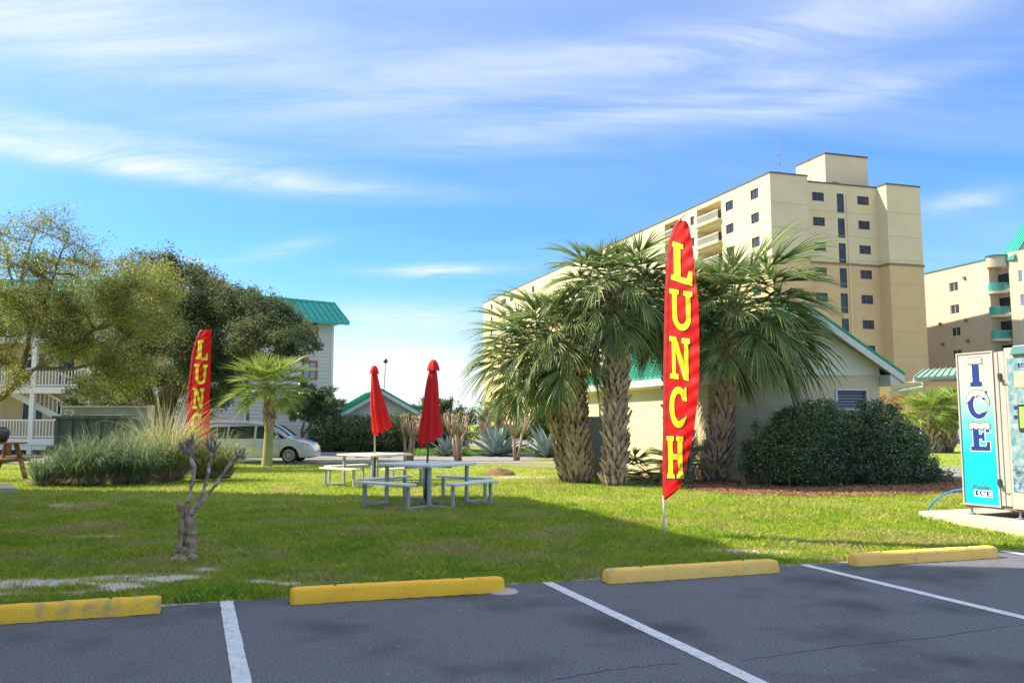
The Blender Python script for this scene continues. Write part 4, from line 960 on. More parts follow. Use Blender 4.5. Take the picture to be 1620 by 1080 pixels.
def bushes():
    def lump(px, py, D, rx, ry=None, rz=None): p = PY(px, py, D); return (p.x, D, p.z, rx, ry or rx, rz or rx)
    b = PY(1250, 770, 20.2)
    shrub('bush', 'dark glossy rounded bush nearest the palm trunks, in front of the yellow wall', (b.x, 20.2, 0), [lump(1212, 708, 20, .42), lump(1243, 688, 20.2, .52), lump(1275, 690, 20, .75), lump(1315, 690, 20.4, .65), lump(1215, 735, 20, .45), lump(1290, 730, 19.8, .65), lump(1330, 730, 20, .5), lump(1255, 730, 19.6, .5), lump(1190, 720, 20.2, .3), lump(1250, 658, 20.4, .26), lump(1300, 655, 20.3, .35), lump(1228, 664, 20.3, .12), lump(1275, 640, 20.4, .13), lump(1318, 640, 20.4, .12), lump(1180, 705, 20.2, .14), lump(1176, 742, 20.1, .16), lump(1196, 672, 20.2, .12)], 34000, .06, LF_BUSH, 21, 50)
    b = PY(1390, 765, 20.6)
    shrub('bush', 'dark glossy sprawling bush below the wall vent, tapering to the right', (b.x, 20.6, 0), [lump(1350, 685, 20.8, .6), lump(1395, 680, 20.8, .65), lump(1375, 720, 20.4, .75), lump(1420, 710, 20.6, .65), lump(1445, 735, 20.6, .45), lump(1465, 745, 20.8, .3), lump(1340, 735, 20.4, .4), lump(1410, 745, 20.3, .4), lump(1385, 655, 20.9, .35), lump(1440, 695, 20.8, .4), lump(1482, 748, 20.8, .14, .2, .14), lump(1362, 640, 20.9, .13), lump(1412, 648, 20.9, .15), lump(1462, 706, 20.8, .16), lump(1478, 728, 20.8, .1)], 32000, .06, LF_BUSH, 22, 70)
    p = PG(1496, 764); shrub('seedling', 'tiny shrub sprouting at the right tip of the big bushes', tuple(p), [(p.x, p.y, .15, .2, .2, .16)], 260, .06, LF_BUSH, 23, 12, 'shrub')
    D = 52
    L = [lump(x, y+random.uniform(-3, 3), D+random.uniform(-1, 1), 1.15, 1.2, 1.0) for x in range(515, 730, 20) for y in (684, 698)]
    b = PY(610, 712, D); shrub('hedge', 'long clipped dark green hedge across the road behind the picnic tables', (b.x, D, -.25), L, 60000, .13, LF_DARK, 24, 10, 'hedge', shell=.85)
    D = 60; b = PY(862, 690, D); shrub('bush', 'bright rounded green bush beyond the agaves, left of the palm trunks', (b.x, D, -.2), [lump(858, 665, D, 1.0), lump(850, 680, D, .9), lump(872, 675, D, 1), lump(865, 652, D, .6), lump(882, 660, D, .9), lump(905, 670, D, 1)], 20000, .13, LF_MID, 25, 8)
    D = 88; L = [lump(x, 686, D, 1.1, 1, .8) for x in range(762, 850, 14)]; b = PY(800, 690, D)
    shrub('hedge', 'low dark hedge in front of the far tower base', (b.x, D, -.25), L, 12000, .18, LF_DARK, 26, 5, 'hedge')
    D = 95; L = [lump(x, 664+random.uniform(-4, 4), D, 1.6, 1.4, 1.3) for x in (1462, 1478, 1500, 1520, 1600, 1640)]
    shrub('hedge', 'distant green planting behind the right hand parked cars', (L[0][0], D, 0), L, 9000, .2, LF_MID, 27, 5, 'hedge')
bushes()

# ---------------- palms
def frond_mesh(name, elev, L=1.0, petiole=.9, droop=1.0, seed=0, nl=58, m=None, width=.03):
    """costapalmate fan frond growing toward +X at an elevation; gravity bends it in world z"""
    rr = random.Random(seed); V = []; F = []
    ce, se = math.cos(elev), math.sin(elev)
    # petiole and rib path
    path = []; p = Vector((0, 0, 0)); a = elev; N = 10; tot = petiole+.45*L
    for i in range(N+1):
        path.append((p.copy(), a)); p = p+Vector((math.cos(a), 0, math.sin(a)))*(tot/N); a -= (.05+.11*droop*(i/N))*(1 if a > -1.3 else 0)
    def add_strip(P, Wd, nrm):
        b = len(V)
        for q, w, n_ in zip(P, Wd, nrm):
            V.append(q-n_*w); V.append(q+n_*w)
        for i in range(len(P)-1): F.append((b+2*i, b+2*i+1, b+2*i+3, b+2*i+2))
    side = Vector((0, 1, 0))
    add_strip([q for q, _ in path], [.022*(1-.6*i/N)+.004 for i in range(N+1)], [side]*(N+1))
    add_strip([q for q, _ in path], [.014*(1-.6*i/N)+.003 for i in range(N+1)], [Vector((-math.sin(b), 0, math.cos(b))) for _, b in path])
    ih = int(N*petiole/tot)
    for k in range(nl):
        s = (k+.5)/nl*2-1; th = s*2.35*(1 if abs(s) < .9 else 1.02)            # fan angle
        k2 = min(N, ih+int((1-abs(s))**.8*(N-ih)))
        o, ang = path[k2]; fwd = Vector((math.cos(ang), 0, math.sin(ang))); up = Vector((-math.sin(ang), 0, math.cos(ang)))
        # V-shaped blade: sides lifted from the rib
        d = (fwd*math.cos(th*.8)+side*math.sin(th*.8)+up*.28*abs(math.sin(th))).normalized()
        ln = L*(.62+.42*math.cos(th*.5))*rr.uniform(.88, 1.08); n = 6; q = o.copy(); P = [q.copy()]; v = d.copy(); pl = up.cross(d).normalized()
        g = droop*rr.uniform(.7, 1.35)
        for i in range(n):
            q = q+v*(ln/n); P.append(q.copy()); v = (v+Vector((rr.uniform(-.04, .04), rr.uniform(-.04, .04), -.085*g*(.2+.42*i**1.35)))).normalized()
        wd = [width*.35, width*.9, width, width*.9, width*.62, width*.34, .001]
        nr = []
        for i in range(n+1):
            t_ = (P[min(i+1, n)]-P[max(i-1, 0)]).normalized(); r_ = pl*(1 if k % 2 else -1)*.55+up*.8; r_ = (pl+up*(.5 if k % 2 else -.5)); r_ = (r_-t_*r_.dot(t_)).normalized(); nr.append(r_)
        add_strip(P, [w*.5 for w in wd], nr)
    return np_faces(name, [tuple(v) for v in V], F, m)
PALM = mat('palm_leaf', (.15, .235, .08), .45, color2=(.26, .33, .12), scale=1.2, island=.42, trans=.36, spec=.55)
PALM_Y = mat('young_palm_leaf', (.24, .36, .07), .45, color2=(.38, .46, .11), scale=1.6, island=.3, trans=.42, spec=.4)
PALM_D = mat('dry_palm_leaf', (.34, .25, .10), .8, color2=(.25, .16, .07), scale=3, island=.3, trans=.2)
BOOT = mat('palm_boot', (.44, .28, .19), .9, color2=(.64, .52, .43), scale=6, bump=.8, bscale=40, n2=(3, (.24, .15, .10), .5, .7))
TRUNKM = mat('palm_trunk', (.10, .075, .055), .95, color2=(.18, .13, .10), scale=12, bump=1, bscale=40)
def boot_mesh():
    mb = MB()   # a split leaf base: short stem then two flat prongs, growing up and out (+X outward, +Z up)
    for s in (-1, 1):
        a = Vector((-.04, s*.03, -.05)); b = Vector((.035, s*.065, .08)); c = Vector((.095, s*.125, .235)); w = Vector((.35, s*-.3, -.12)).normalized(); n = Vector((0, 1, 0))
        def ring(p, hw, th): 
            y = Vector((0, .86, -.5*s)).normalized(); o = Vector((.94, 0, -.3)).normalized(); return [p-y*hw-o*th, p+y*hw-o*th, p+y*hw+o*th, p-y*hw+o*th]
        r = ring(a, .055, .012)+ring(b, .04, .014)+ring(c, .022, .008)
        F = [(0, 1, 2, 3)[::-1], (8, 9, 10, 11)]+[(i, (i+1) % 4, 4+(i+1) % 4, 4+i) for i in range(4)]+[(4+i, 4+(i+1) % 4, 8+(i+1) % 4, 8+i) for i in range(4)]
        mb.add(r, F)
    return mb.mesh('leaf_base', BOOT)
BOOTME = boot_mesh()
FR = {}
def fronds(kind, m):
    if kind in FR: return FR[kind]
    L = []
    for i, (e, dr) in enumerate(((75, .7), (60, .9), (45, 1.1), (32, 1.25), (18, 1.4), (5, 1.5), (-10, 1.5), (-28, 1.5), (-45, 1.3))):
        L.append([frond_mesh('frond', math.radians(e+random.uniform(-4, 4)), .95, .75 if kind != 'young' else .6, dr*(.42 if kind == 'young' else .92), seed=i*7+j, m=m, width=.029) for j in range(2)])
    FR[kind] = L; return L
def palm(label, base, top, r0, r1, crown_r, nf, m, kind, seed, boots=True, bscale=1.0, name='palm_tree', group=None, lowest=7, bias=None, boot_from=0.0, dead=0):
    rr = random.Random(seed); base, top = Vector(base), Vector(top); t = empty(name, base, label, 'palm tree', group)
    H = (top-base).length; n = 14; pts = []; R = []
    for i in range(n+1):
        s = i/n; q = base.lerp(top, s)+Vector((math.sin(s*PI)*.05, 0, 0)); pts.append(q); R.append((r0+(r1-r0)*min(1, s*1.3))*(1+.12*math.exp(-s*9)))
    m_ = MB(); m_.tube([pts[0]-Vector((0, 0, .1))]+pts, [R[0]*1.1]+R, 14); m_.build('trunk', TRUNKM if boot_from == 0 else mat('mossy_trunk', (.26, .27, .11), .95, color2=(.36, .33, .16), scale=7, bump=1, bscale=30), t, True)
    if boots:
        rows = int(H*(1-boot_from)/(.135*bscale)); per = max(5, int(2*PI*r0/(.17*bscale)))
        while rows*per > 295: rows = int(rows*.97)
        for i in range(rows):
            s = boot_from+(1-boot_from)*(i+.3)/rows; q = base.lerp(top, s)+Vector((math.sin(s*PI)*.05, 0, 0)); r = r0+(r1-r0)*min(1, s*1.3)
            for k in range(per):
                a = 2*PI*(k+.5*(i % 2))/per+rr.uniform(-.13, .13); sc = bscale*rr.uniform(.75, 1.3)
                if rr.random() < .07: continue
                inst(BOOTME, 'leaf_base', t, q+Vector((math.cos(a)*r*.97, math.sin(a)*r*.97, rr.uniform(-.02, .02))), (rr.uniform(-.28, .28), rr.uniform(-.3, .2), a), (sc, sc, sc*rr.uniform(.8, 1.15)))
    fl = fronds(kind, m); ga = 2.39996
    for k in range(nf):
        s = (k+.5)/nf; ci = min(lowest, int(s**.85*(lowest+.999))); me = fl[ci][k % 2]; az = k*ga+rr.uniform(-.25, .25); sc = crown_r/1.65*rr.uniform(.85, 1.12)*(.82 if ci == 0 else 1)
        if bias: sc *= 1+bias[1]*math.cos(az-bias[0])
        inst(me, 'frond', t, top+Vector((math.cos(az)*.08, math.sin(az)*.08, -.35*s+.15)), (0, 0, az), (sc, sc, sc))
    if dead:
        fd = fronds('dry', PALM_D)
        for k in range(dead):
            az = rr.uniform(0, 6.28); sc = crown_r/1.65*.75; o = inst(fd[8][k % 2], 'dry_frond', t, top+Vector((math.cos(az)*.1, math.sin(az)*.1, -.4)), (0, 0, az), (sc*.8, sc*.8, sc)); o['label'] = 'dry yellow frond hanging below the crown'
    return t
def palms():
    g = 'palms by the low building'
    P = lambda x, y, d: PY(x, y, d)
    b = PG(918, 764); palm('stout leaning palm with woven trunk, front left of the palm clump', (b.x, b.y, 0), P(896, 535, 20.8), .25, .18, 1.62, 40, PALM, 'big', 1, group=g, bias=(PI, .08), dead=2)
    b = PG(888, 752); palm('leftmost palm of the clump, its crown hanging out over the agaves', (b.x, 21.9, 0), P(850, 556, 22), .19, .16, 1.8, 38, PALM, 'big', 2, group=g, bias=(PI, .12), lowest=8)
    b = PG(972, 768); palm('tallest palm in the clump, upright trunk with crossed leaf bases', (b.x, b.y, 0), P(972, 462, 20.3), .25, .2, 1.72, 50, PALM, 'big', 3, group=g, lowest=7, dead=2)
    b = P(1075, 765, 21.2); palm('palm standing directly behind the right hand flag', (b.x, 21.0, 0), P(1058, 485, 21.1), .26, .2, 1.6, 44, PALM, 'big', 4, group=g, lowest=8)
    b = PG(1130, 763); palm('rightmost palm of the clump, fronds reaching over the gable', (b.x, b.y, 0), P(1158, 496, 20.4), .26, .19, 2.05, 50, PALM, 'big', 5, group=g, bias=(0, .3), lowest=7)
    # seedling palms at the foot
    for (px, py, r, lab, sd) in ((1040, 765, 1.25, 'small trunkless fan palm growing behind the foot of the right flag', 6), (1092, 758, 1.1, 'small trunkless fan palm between the flag and the rightmost palm trunk', 16)):
        b = PG(px, py); t = empty('palm_seedling', (b.x, b.y+.3, 0), lab, 'fan palm', 'seedling fan palms'); rr = random.Random(sd); fl = fronds('big', PALM)
        for k in range(13):
            az = k*2.4; sc = r*rr.uniform(.75, 1.1); inst(fl[(1, 2, 3, 4)[k % 4]][k % 2], 'frond', t, (b.x, b.y+.3, .05), (0, 0, az), (sc*.8, sc*.8, sc*.75))
    # small bright palm on the left lawn
    b = PY(422, 735, 33.5); palm('small bright green palm on the left lawn in front of the minivan', (b.x, b.y, terr(b.x, b.y)), PY(426, 612, b.y), .2, .17, 1.75, 34, PALM_Y, 'young', 7, bscale=.9, boot_from=.5, lowest=6, dead=0)
    # right hand pair
    Y = 43
    b = PY(1472, 697, Y); palm('left palm of the bushy pair beside the ice machine', (b.x, Y, 0), PY(1466, 655, Y), .28, .24, 1.75, 26, PALM_Y, 'young', 8, group='pair of short palms', lowest=6, bscale=1.5)
    b = PY(1497, 697, Y+.5); palm('right palm of the bushy pair beside the ice machine', (b.x, Y+.5, 0), PY(1502, 650, Y+.5), .3, .26, 1.85, 28, PALM_Y, 'young', 9, group='pair of short palms', lowest=6, bscale=1.5)
    for (px, py, lab, sd) in ((768, 652, 'left of two small far palms at the foot of the tower', 10), (790, 647, 'right of two small far palms at the foot of the tower', 11)):
        Y = 80; b = PY(px, 690, Y); palm(lab, (b.x, Y, -.2), PY(px, py, Y), .3, .24, 1.7, 16, PALM, 'big', sd, group='small far palms', bscale=3, lowest=6)
palms()

# ---------------- agaves
AG = mat('agave_leaf', (.20, .27, .25), .55, color2=(.28, .35, .32), scale=3, spec=.4)
def agave(label, px, py, r, seed):
    b = PG(px, py); t = empty('agave', tuple(b), label, 'agave', 'agaves in the rear bed'); rr = random.Random(seed); ms = []
    for e in (78, 62, 45, 28, 10):
        mb = MB(); n = 7; a = math.radians(e); P = []; q = Vector((.06, 0, 0))
        rows = []
        for i in range(n+1):
            s = i/n; w = .085*(.75+1.1*s-1.85*s*s) if s < .98 else .002; w = max(w, .003); u = Vector((-math.sin(a), 0, math.cos(a)))
            rows.append([q+Vector((0, -w, 0))+u*w*.55, q-u*w*.15, q+Vector((0, w, 0))+u*w*.55, q-u*w*.55]); q = q+Vector((math.cos(a), 0, math.sin(a)))/n; a -= .045*(1 if e > 30 else .4)
        for i in range(n):
            A_, B_ = rows[i], rows[i+1]
            for (x, y) in ((0, 1), (1, 2), (2, 3), (3, 0)): mb.quad(A_[x], A_[y], B_[y], B_[x])
        ms.append(mb.mesh('leaf', AG))
    for k in range(34):
        s = k/34; i = min(4, int(s*5)); sc = r*rr.uniform(.85, 1.1); inst(ms[i], 'leaf', t, (b.x, b.y, b.z+.05), (rr.uniform(-.1, .1), rr.uniform(-.1, .1), k*2.4+rr.uniform(-.2, .2)), (sc, sc*1.25, sc))
agave('blue grey agave partly behind the near red umbrella', 708, 722, 1.25, 1)
agave('large blue grey agave between two pruned myrtles', 787, 722, 1.75, 2)
agave('big blue grey agave leaning against the left palm trunk', 868, 724, 1.75, 3)

# ---------------- pruned crepe myrtles
MY = mat('myrtle_bark', (.28, .19, .13), .8, color2=(.38, .28, .20), scale=6, bump=.3, bscale=20)
MYG = mat('myrtle_bark_grey', (.38, .28, .21), .85, color2=(.20, .14, .10), scale=7, bump=.5, bscale=30, n2=(16, (.52, .45, .40), .5, .6))
def myrtle(label, px, pyb, pyt, seed, nstem=4, hw=26):
    b = PG(px, pyb); Y = b.y; rr = random.Random(seed); t = empty('pruned_myrtle', tuple(b), label, 'pruned tree', 'pruned myrtles in the rear bed'); H = PY(px, pyt, Y).z-b.z; k = Y/1296
    m = MB(); br = MB()
    for i in range(nstem):
        a = 2*PI*i/nstem+rr.uniform(-.4, .4); r = rr.uniform(.05, .12); top = Vector((b.x+math.cos(a)*hw*k*.35, Y+math.sin(a)*hw*k*.35, b.z+H*rr.uniform(.5, .62)))
        p0 = Vector((b.x+math.cos(a)*r, Y+math.sin(a)*r, b.z-.05)); mid = p0.lerp(top, .5)+Vector((rr.uniform(-.05, .05), 0, 0)); m.tube([p0, mid, top], [.085, .07, .06], 7)
        for j in range(6):
            a2 = a+rr.uniform(-1.2, 1.2); e = Vector((b.x+math.cos(a2)*hw*k*rr.uniform(.5, 1.05), Y+math.sin(a2)*hw*k*rr.uniform(.5, 1), b.z+H*rr.uniform(.82, 1.0))); st = mid.lerp(top, rr.uniform(.6, 1))
            mm = st.lerp(e, .45)+Vector((math.cos(a2)*.07, math.sin(a2)*.07, -.04)); br.tube([st, mm, e], [.04, .032, .026], 6)
            for z in range(3): e2 = e+Vector((rr.uniform(-.1, .1), rr.uniform(-.1, .1), rr.uniform(.02, .14))); br.tube([e-(e-mm)*.15, e2], [.022, .015], 5)
    m.build('trunk', MY, t, True); br.build('branches', MY, t, True)
myrtle('pruned red brown crepe myrtle between the two umbrellas', 648, 729, 656, 1, 4, 24)
myrtle('pruned crepe myrtle just right of the near umbrella', 724, 730, 650, 2, 4, 24)
myrtle('pruned crepe myrtle with a fan of bare stubs in front of the tower base', 816, 729, 650, 3, 3, 28)
from mathutils import noise as mnoise
def gnarl(mb, amp, sc, amp2=0, sc2=1):
    out = []
    for v in mb.v:
        q = Vector(v); n = mnoise.noise_vector(q*sc)*amp
        if amp2: n += mnoise.noise_vector(q*sc2)*amp2
        out.append(tuple(q+n))
    mb.v = out
def near_myrtle():
    D = 9.05; b = PY(290, 893, D); P = lambda x, y, dy=0: PY(x, y, D+dy)
    t = empty('knotty_tree', (b.x, D, 0), 'bare knotty pruned tree stump with three grey limbs near the car park', 'tree')
    m = MB(); rr = random.Random(2)
    def limb(pts, rad, n=16, knob=.12):
        P_ = []; R_ = []
        for i in range(len(pts)-1):
            for k in range(9):
                s = k/9; P_.append(pts[i].lerp(pts[i+1], s)+Vector([rr.uniform(-1, 1)*rad[i]*.06 for _ in range(3)])); R_.append((rad[i]*(1-s)+rad[i+1]*s)*rr.uniform(1-knob*.4, 1+knob*.4))
        P_.append(pts[-1]); R_.append(rad[-1]); m.tube(P_, R_, n)
    limb([P(283, 900), P(284, 870), P(290, 845), P(289, 815), P(292, 800)], [.06, .047, .034, .037, .034], knob=.2)
    limb([P(300, 900, .05), P(302, 870, .05), P(303, 840, .03), P(301, 812), P(295, 800)], [.06, .047, .042, .038, .034], knob=.2)
    limb([P(291, 895, -.04), P(292, 880, -.04), P(294, 862, -.02)], [.06, .05, .025], knob=.3)
    for (x, y, r) in ((278, 890, .045), (301, 877, .035), (308, 891, .042), (287, 802, .04), (296, 873, .03), (270, 899, .035)):
        p = P(x, y, rr.uniform(-.06, .02)); m.tube([p+Vector((0, 0, z*r)) for z in (-1, -.8, -.4, 0, .4, .75, 1)], [r*q for q in (.3, .65, .95, 1, .9, .6, .2)], 12)
    for d in ((-.1, .02), (.09, 0), (.03, -.1), (-.04, -.1)): limb([P(292, 885), Vector((b.x+d[0], D+d[1], .06)), Vector((b.x+d[0]*1.9, D+d[1]*1.9, -.03))], [.06, .05, .03])
    gnarl(m, .03, 9, .016, 28)
    m.build('trunk', mat('knot_bark', (.24, .17, .10), .9, color2=(.46, .37, .25), scale=14, bump=1, bscale=45, n2=(9, (.50, .28, .17), .55, .66)), t, True)
    m = MB()
    limb([P(294, 803), P(299, 790), P(302, 772), P(306, 755), P(308, 740), P(303, 728), P(303, 716)], [.022, .018, .018, .02, .025, .024, .018])
    limb([P(302, 812), P(310, 796), P(320, 782), P(325, 765), P(330, 745), P(334, 728), P(336, 715)], [.021, .018, .017, .02, .02, .021, .018])
    limb([P(303, 814), P(318, 798), P(332, 778), P(346, 760), P(358, 742), P(368, 726), P(380, 722)], [.02, .017, .017, .018, .016, .015, .016])
    gnarl(m, .012, 14, .006, 40); m.build('limb', MYG, t, True); m = MB()
    ST2 = mat('stub_bark', (.16, .12, .10), .9, color2=(.32, .26, .22), scale=20)
    for (x, y, ends) in ((303, 718, ((283, 700), (291, 697), (300, 694), (306, 692), (282, 708), (312, 706), (296, 702))), (336, 716, ((328, 695), (334, 693), (342, 696), (326, 703), (346, 704))), (378, 722, ((386, 716), (388, 724), (380, 712), (372, 714)))):
        for e in ends:
            s_ = P(x, y); e_ = P(e[0], e[1], rr.uniform(-.08, .08)); mid = s_.lerp(e_, .5)+Vector((0, 0, -.015)); m.tube([s_, mid, e_], [.017, .012, .008], 6)
            for _ in range(3): e4 = e_+Vector((rr.uniform(-.05, .05), rr.uniform(-.04, .04), rr.uniform(.0, .07))); m.tube([mid.lerp(e_, rr.random()), e4], [.006, .003], 4)
            e3 = e_+Vector((rr.uniform(-.03, .03), 0, rr.uniform(.01, .05))); m.tube([mid, e3], [.009, .005], 5)
        m.build('stub', ST2, t, True); m = MB()
near_myrtle()

# ---------------- ornamental grass clumps
def clump(label, cx, cy, rx, ry, h, n, m, seed, dry=.3, lean=(0, 0), seeds=0):
    rg = np.random.default_rng(seed); t = empty('ornamental_grass', (cx, cy, 0), label, 'ornamental grass', 'ornamental grass clumps')
    def blades(n, h, w, flop, rx, ry):
        K = 8; tk = rg.integers(0, K, n); ta = np.linspace(0, 2*np.pi, K, endpoint=False)+.5; tr = np.sqrt(rg.random(K))*.62; th_ = rg.uniform(.62, 1.22, K); r = rg.random(n)*.13; a = rg.random(n)*2*np.pi; x0 = np.cos(a)*r+(np.cos(ta)*tr*rx)[tk]; y0 = np.sin(a)*r+(np.sin(ta)*tr*ry)[tk]
        la = a+rg.normal(size=n)*.6; fl = flop*(.25+1.1*rg.random(n)); hh = h*(.55+.6*rg.random(n))*th_[tk]; k = 6; V = []
        dirx, diry = np.cos(la)+lean[0], np.sin(la)+lean[1]; wx, wy = -np.sin(la), np.cos(la); tw = rg.normal(size=n)*.8; wx = wx*np.cos(tw)+np.cos(la)*np.sin(tw); wy = wy*np.cos(tw)+np.sin(la)*np.sin(tw)
        P = []
        for i in range(k+1):
            s = i/k; rad = fl*hh*(s**1.5)*.8; z = hh*(s-.52*np.minimum(fl, 1.5)*s**3.2); z = np.maximum(z, .01+.02*s)
            ww = w*(1-s)**.6*(.6+.4*min(1, s*4)); P.append(np.stack([x0+dirx*rad-wx*ww, y0+diry*rad-wy*ww, z], 1)); P.append(np.stack([x0+dirx*rad+wx*ww, y0+diry*rad+wy*ww, z], 1))
        V = np.stack(P, 1).reshape(-1, 3); b = np.arange(n)[:, None]*(2*(k+1)); F = np.concatenate([np.stack([b[:, 0]+2*i, b[:, 0]+2*i+1, b[:, 0]+2*i+3, b[:, 0]+2*i+2], 1) for i in range(k)])
        return V, F
    V, F = blades(int(n*.62), h, .0115, .95, rx, ry); obj('blades', np_faces('blades', V, F, m), t)
    V, F = blades(int(n*dry), h*.36, .007, 1.6, rx*1.1, ry*1.1); obj('dry_skirt', np_faces('dry_skirt', V, F, mat('dry_grass', (.62, .50, .34), .9, color2=(.42, .31, .2), scale=5, island=.35, trans=.2)), t)
    if seeds:
        V, F = blades(seeds, h*1.2, .008, .8, rx*.9, ry*.9); obj('seed_blades', np_faces('seed_blades', V, F, mat('pale_grass', (.66, .60, .36), .8, color2=(.40, .40, .20), scale=4, island=.3, trans=.45)), t)
GB = mat('tall_grass_blade', (.12, .21, .11), .5, color2=(.21, .29, .15), scale=2, island=.4, trans=.3)
GG = mat('tall_grass_blade_light', (.22, .31, .10), .6, color2=(.36, .40, .16), scale=2, island=.35, trans=.4)
def clumps():
    def at(px, py): p = PG(px, py); return p.x, p.y
    for (lab, px, py, rx, h, n, m, sd, seeds) in (
            ('blue green grass clump at the left end of the row, by the concrete kerb', 80, 768, .62, 1.0, 1900, GB, 1, 60), ('tall dark green grass clump in front of the dumpster', 140, 768, .75, 1.6, 2600, GB, 2, 60), ('green grass clump right of the dumpster with arching blades', 205, 766, .75, 1.6, 2300, GB, 3, 160),
            ('sunlit grass clump at the foot of the left flag', 262, 762, .75, 1.95, 2100, GG, 4, 520), ('pale feathery grass clump right of the left flag, behind the knotty tree', 335, 760, .62, 1.3, 1800, GG, 5, 380)):
        x, y = at(px, py); clump(lab, x, y, rx, rx*.8, h, n, m, sd, .4, seeds=seeds, lean=(.15, 0))
clumps()
def tufts():
    rg = np.random.default_rng(8); pts = []
    for (px, w, n) in ((665, 20, 500), (700, 20, 600), (740, 14, 300), (765, 22, 800), (830, 30, 1500), (855, 20, 900), (690, 12, 300), (880, 10, 200)):
        p = PG(px, 721); pts.append(np.stack([p.x+rg.normal(size=n)*w*.014, p.y+rg.normal(size=n)*.5], 1))
    Q = np.concatenate(pts); n = len(Q); x, y = Q[:, 0], Q[:, 1]; h = rg.uniform(.18, .5, n); a = rg.random(n)*6.28; w = .02; l = h*rg.uniform(.1, .7, n); z = np.full(n, -.25)
    V = np.stack([np.stack([x-np.cos(a)*w, y-np.sin(a)*w, z], 1), np.stack([x+np.cos(a)*w, y+np.sin(a)*w, z], 1), np.stack([x+np.sin(a)*l*.6, y-np.cos(a)*l*.6, z+h*.7], 1), np.stack([x+np.sin(a)*l, y-np.cos(a)*l, z+h], 1)], 1).reshape(-1, 3)
    tag(obj('bed_plants', np_mesh('bed_plants', V, 4, mat('bright_tuft', (.14, .30, .04), .6, color2=(.2, .36, .06), scale=3, island=.3, trans=.4))), 'bright green strap leaved ground cover among the agaves', 'ground cover', kind='stuff')
    mb = MB(); P = [PG(x, y)+Vector((0, 0, .012)) for x, y in ((620, 727), (700, 735), (800, 737), (880, 742), (900, 722), (860, 716), (760, 714), (640, 717))]; mb.add(P, [tuple(range(len(P)))])
    tag(mb.build('mulch_bed', mat('dull_mulch', (.20, .15, .09), .95, color2=(.20, .26, .06), scale=2.5)), 'narrow mulch bed holding agaves and myrtles', kind='structure')
    p = PG(791, 751); t = empty('soil_mound', tuple(p), 'small brown mound of dug soil on the lawn right of the picnic table', 'soil mound'); m = MB(); rr = random.Random(1)
    prof = [(.52, -.02), (.44, .06), (.34, .12), (.22, .17), (.1, .2), (.01, .21)]; m.lathe(prof, (p.x, p.y, p.z), 16); m.v = [(v[0]+rr.uniform(-.04, .04), v[1]+rr.uniform(-.04, .04), v[2]+rr.uniform(-.03, .03)) for v in m.v]; m.build('soil', mat('dug_soil', (.13, .075, .04), .95, color2=(.22, .13, .07), scale=10, bump=1), t, True)
tufts()

# ------------------------------------------------------------------ OBJECTS
# wheel stops
YP = mat('yellow_paint', (.98, .50, .012), .55, color2=(1.0, .58, .02), scale=2, bump=.25, bscale=50, n2=(7, (.50, .34, .05), .60, .75))
YW = mat('yellow_paint_worn', (.92, .52, .04), .7, color2=(.98, .58, .03), scale=3, bump=.4, bscale=50, n2=(9, (.38, .32, .16), .48, .75))
YF = mat('yellow_paint_faded', (.95, .55, .11), .8, color2=(.97, .62, .17), scale=3, bump=.4, bscale=60, n2=(9, (.55, .45, .28), .58, .72))
def stop(label, pl, pr, m, seed, length=None):
    a, b = PZ(*pl), PZ(*pr); 
    if length: a = b-(b-a).normalized()*length
    d = (b-a).normalized(); n = Vector((-d.y, d.x, 0)); L = (b-a).length; W_ = .165; Hh = .125
    t = empty('wheel_stop', (a+b)/2, label, 'wheel stop', 'concrete wheel stops along the lawn'); rr = random.Random(seed); N = 40
    sec = [(0, 0), (0.004, .03), (.022, .092), (.032, .112), (.05, Hh), (W_-.05, Hh), (W_-.032, .112), (W_-.022, .092), (W_-.004, .03), (W_, 0)]
    mb = MB(); rows = []
    for i in range(N+1):
        s = i/N; e = min(s, 1-s)*L; k = 1-.16*max(0, 1-e/.05); z_ = 1-.10*max(0, 1-e/.05)
        rows.append([a+d*(s*L)+n*((u-W_/2)*k+W_/2)+Vector((0, 0, z*z_+.004))+Vector([rr.uniform(-1, 1)*.0022 for _ in range(3)]) for u, z in sec])
    V = [v for r in rows for v in r]; q = len(sec); F = [(i*q+j, (i+1)*q+j, (i+1)*q+j+1, i*q+j+1) for i in range(N) for j in range(q-1)]+[tuple(range(q)), tuple(N*q+j for j in range(q))[::-1]]
    mb.add(V, F); mb.build('concrete_bar', m, t, True).data.shade_smooth() if hasattr(bpy.types.Mesh, 'shade_smooth') else None
    for s in (.2, .8):   # steel pins
        pp = a+d*(L*s)+n*W_/2; mb = MB(); mb.lathe([(.0, Hh+.006), (.011, Hh+.006), (.013, Hh-.002)], (pp.x, pp.y, .004), 10); mb.build('pin', mat('rusty_pin', (.12, .06, .03), .8), t)
    return a, b, d, n
stop('grimy yellow wheel stop at the far left, cut by the picture edge', (0, 988), (252, 971), YW, 1, 1.83)
a_, b_, d_, n_ = stop('clean bright yellow wheel stop left of centre with a patched right end', (459, 957), (799, 937), YP, 2)
mb = MB(); mb.obox(b_-d_*.10-n_*.006+Vector((0, 0, .004)), d_*.112, n_*.177, Vector((0, 0, .128))); 
p_ = empty('mortar_collar', b_-d_*.04, 'grey mortar collar at the right end of the bright yellow wheel stop', 'mortar'); m2 = MB(); m2.lathe([(.14, .001), (.13, .012), (.05, .016), (.0, .016)], (b_.x-.02, b_.y+.04, 0), 18); m2.build('mortar', CONC, p_, True)
stop('faded ochre wheel stop in the shade below the right hand flag', (963, 924), (1235, 906), YF, 3)
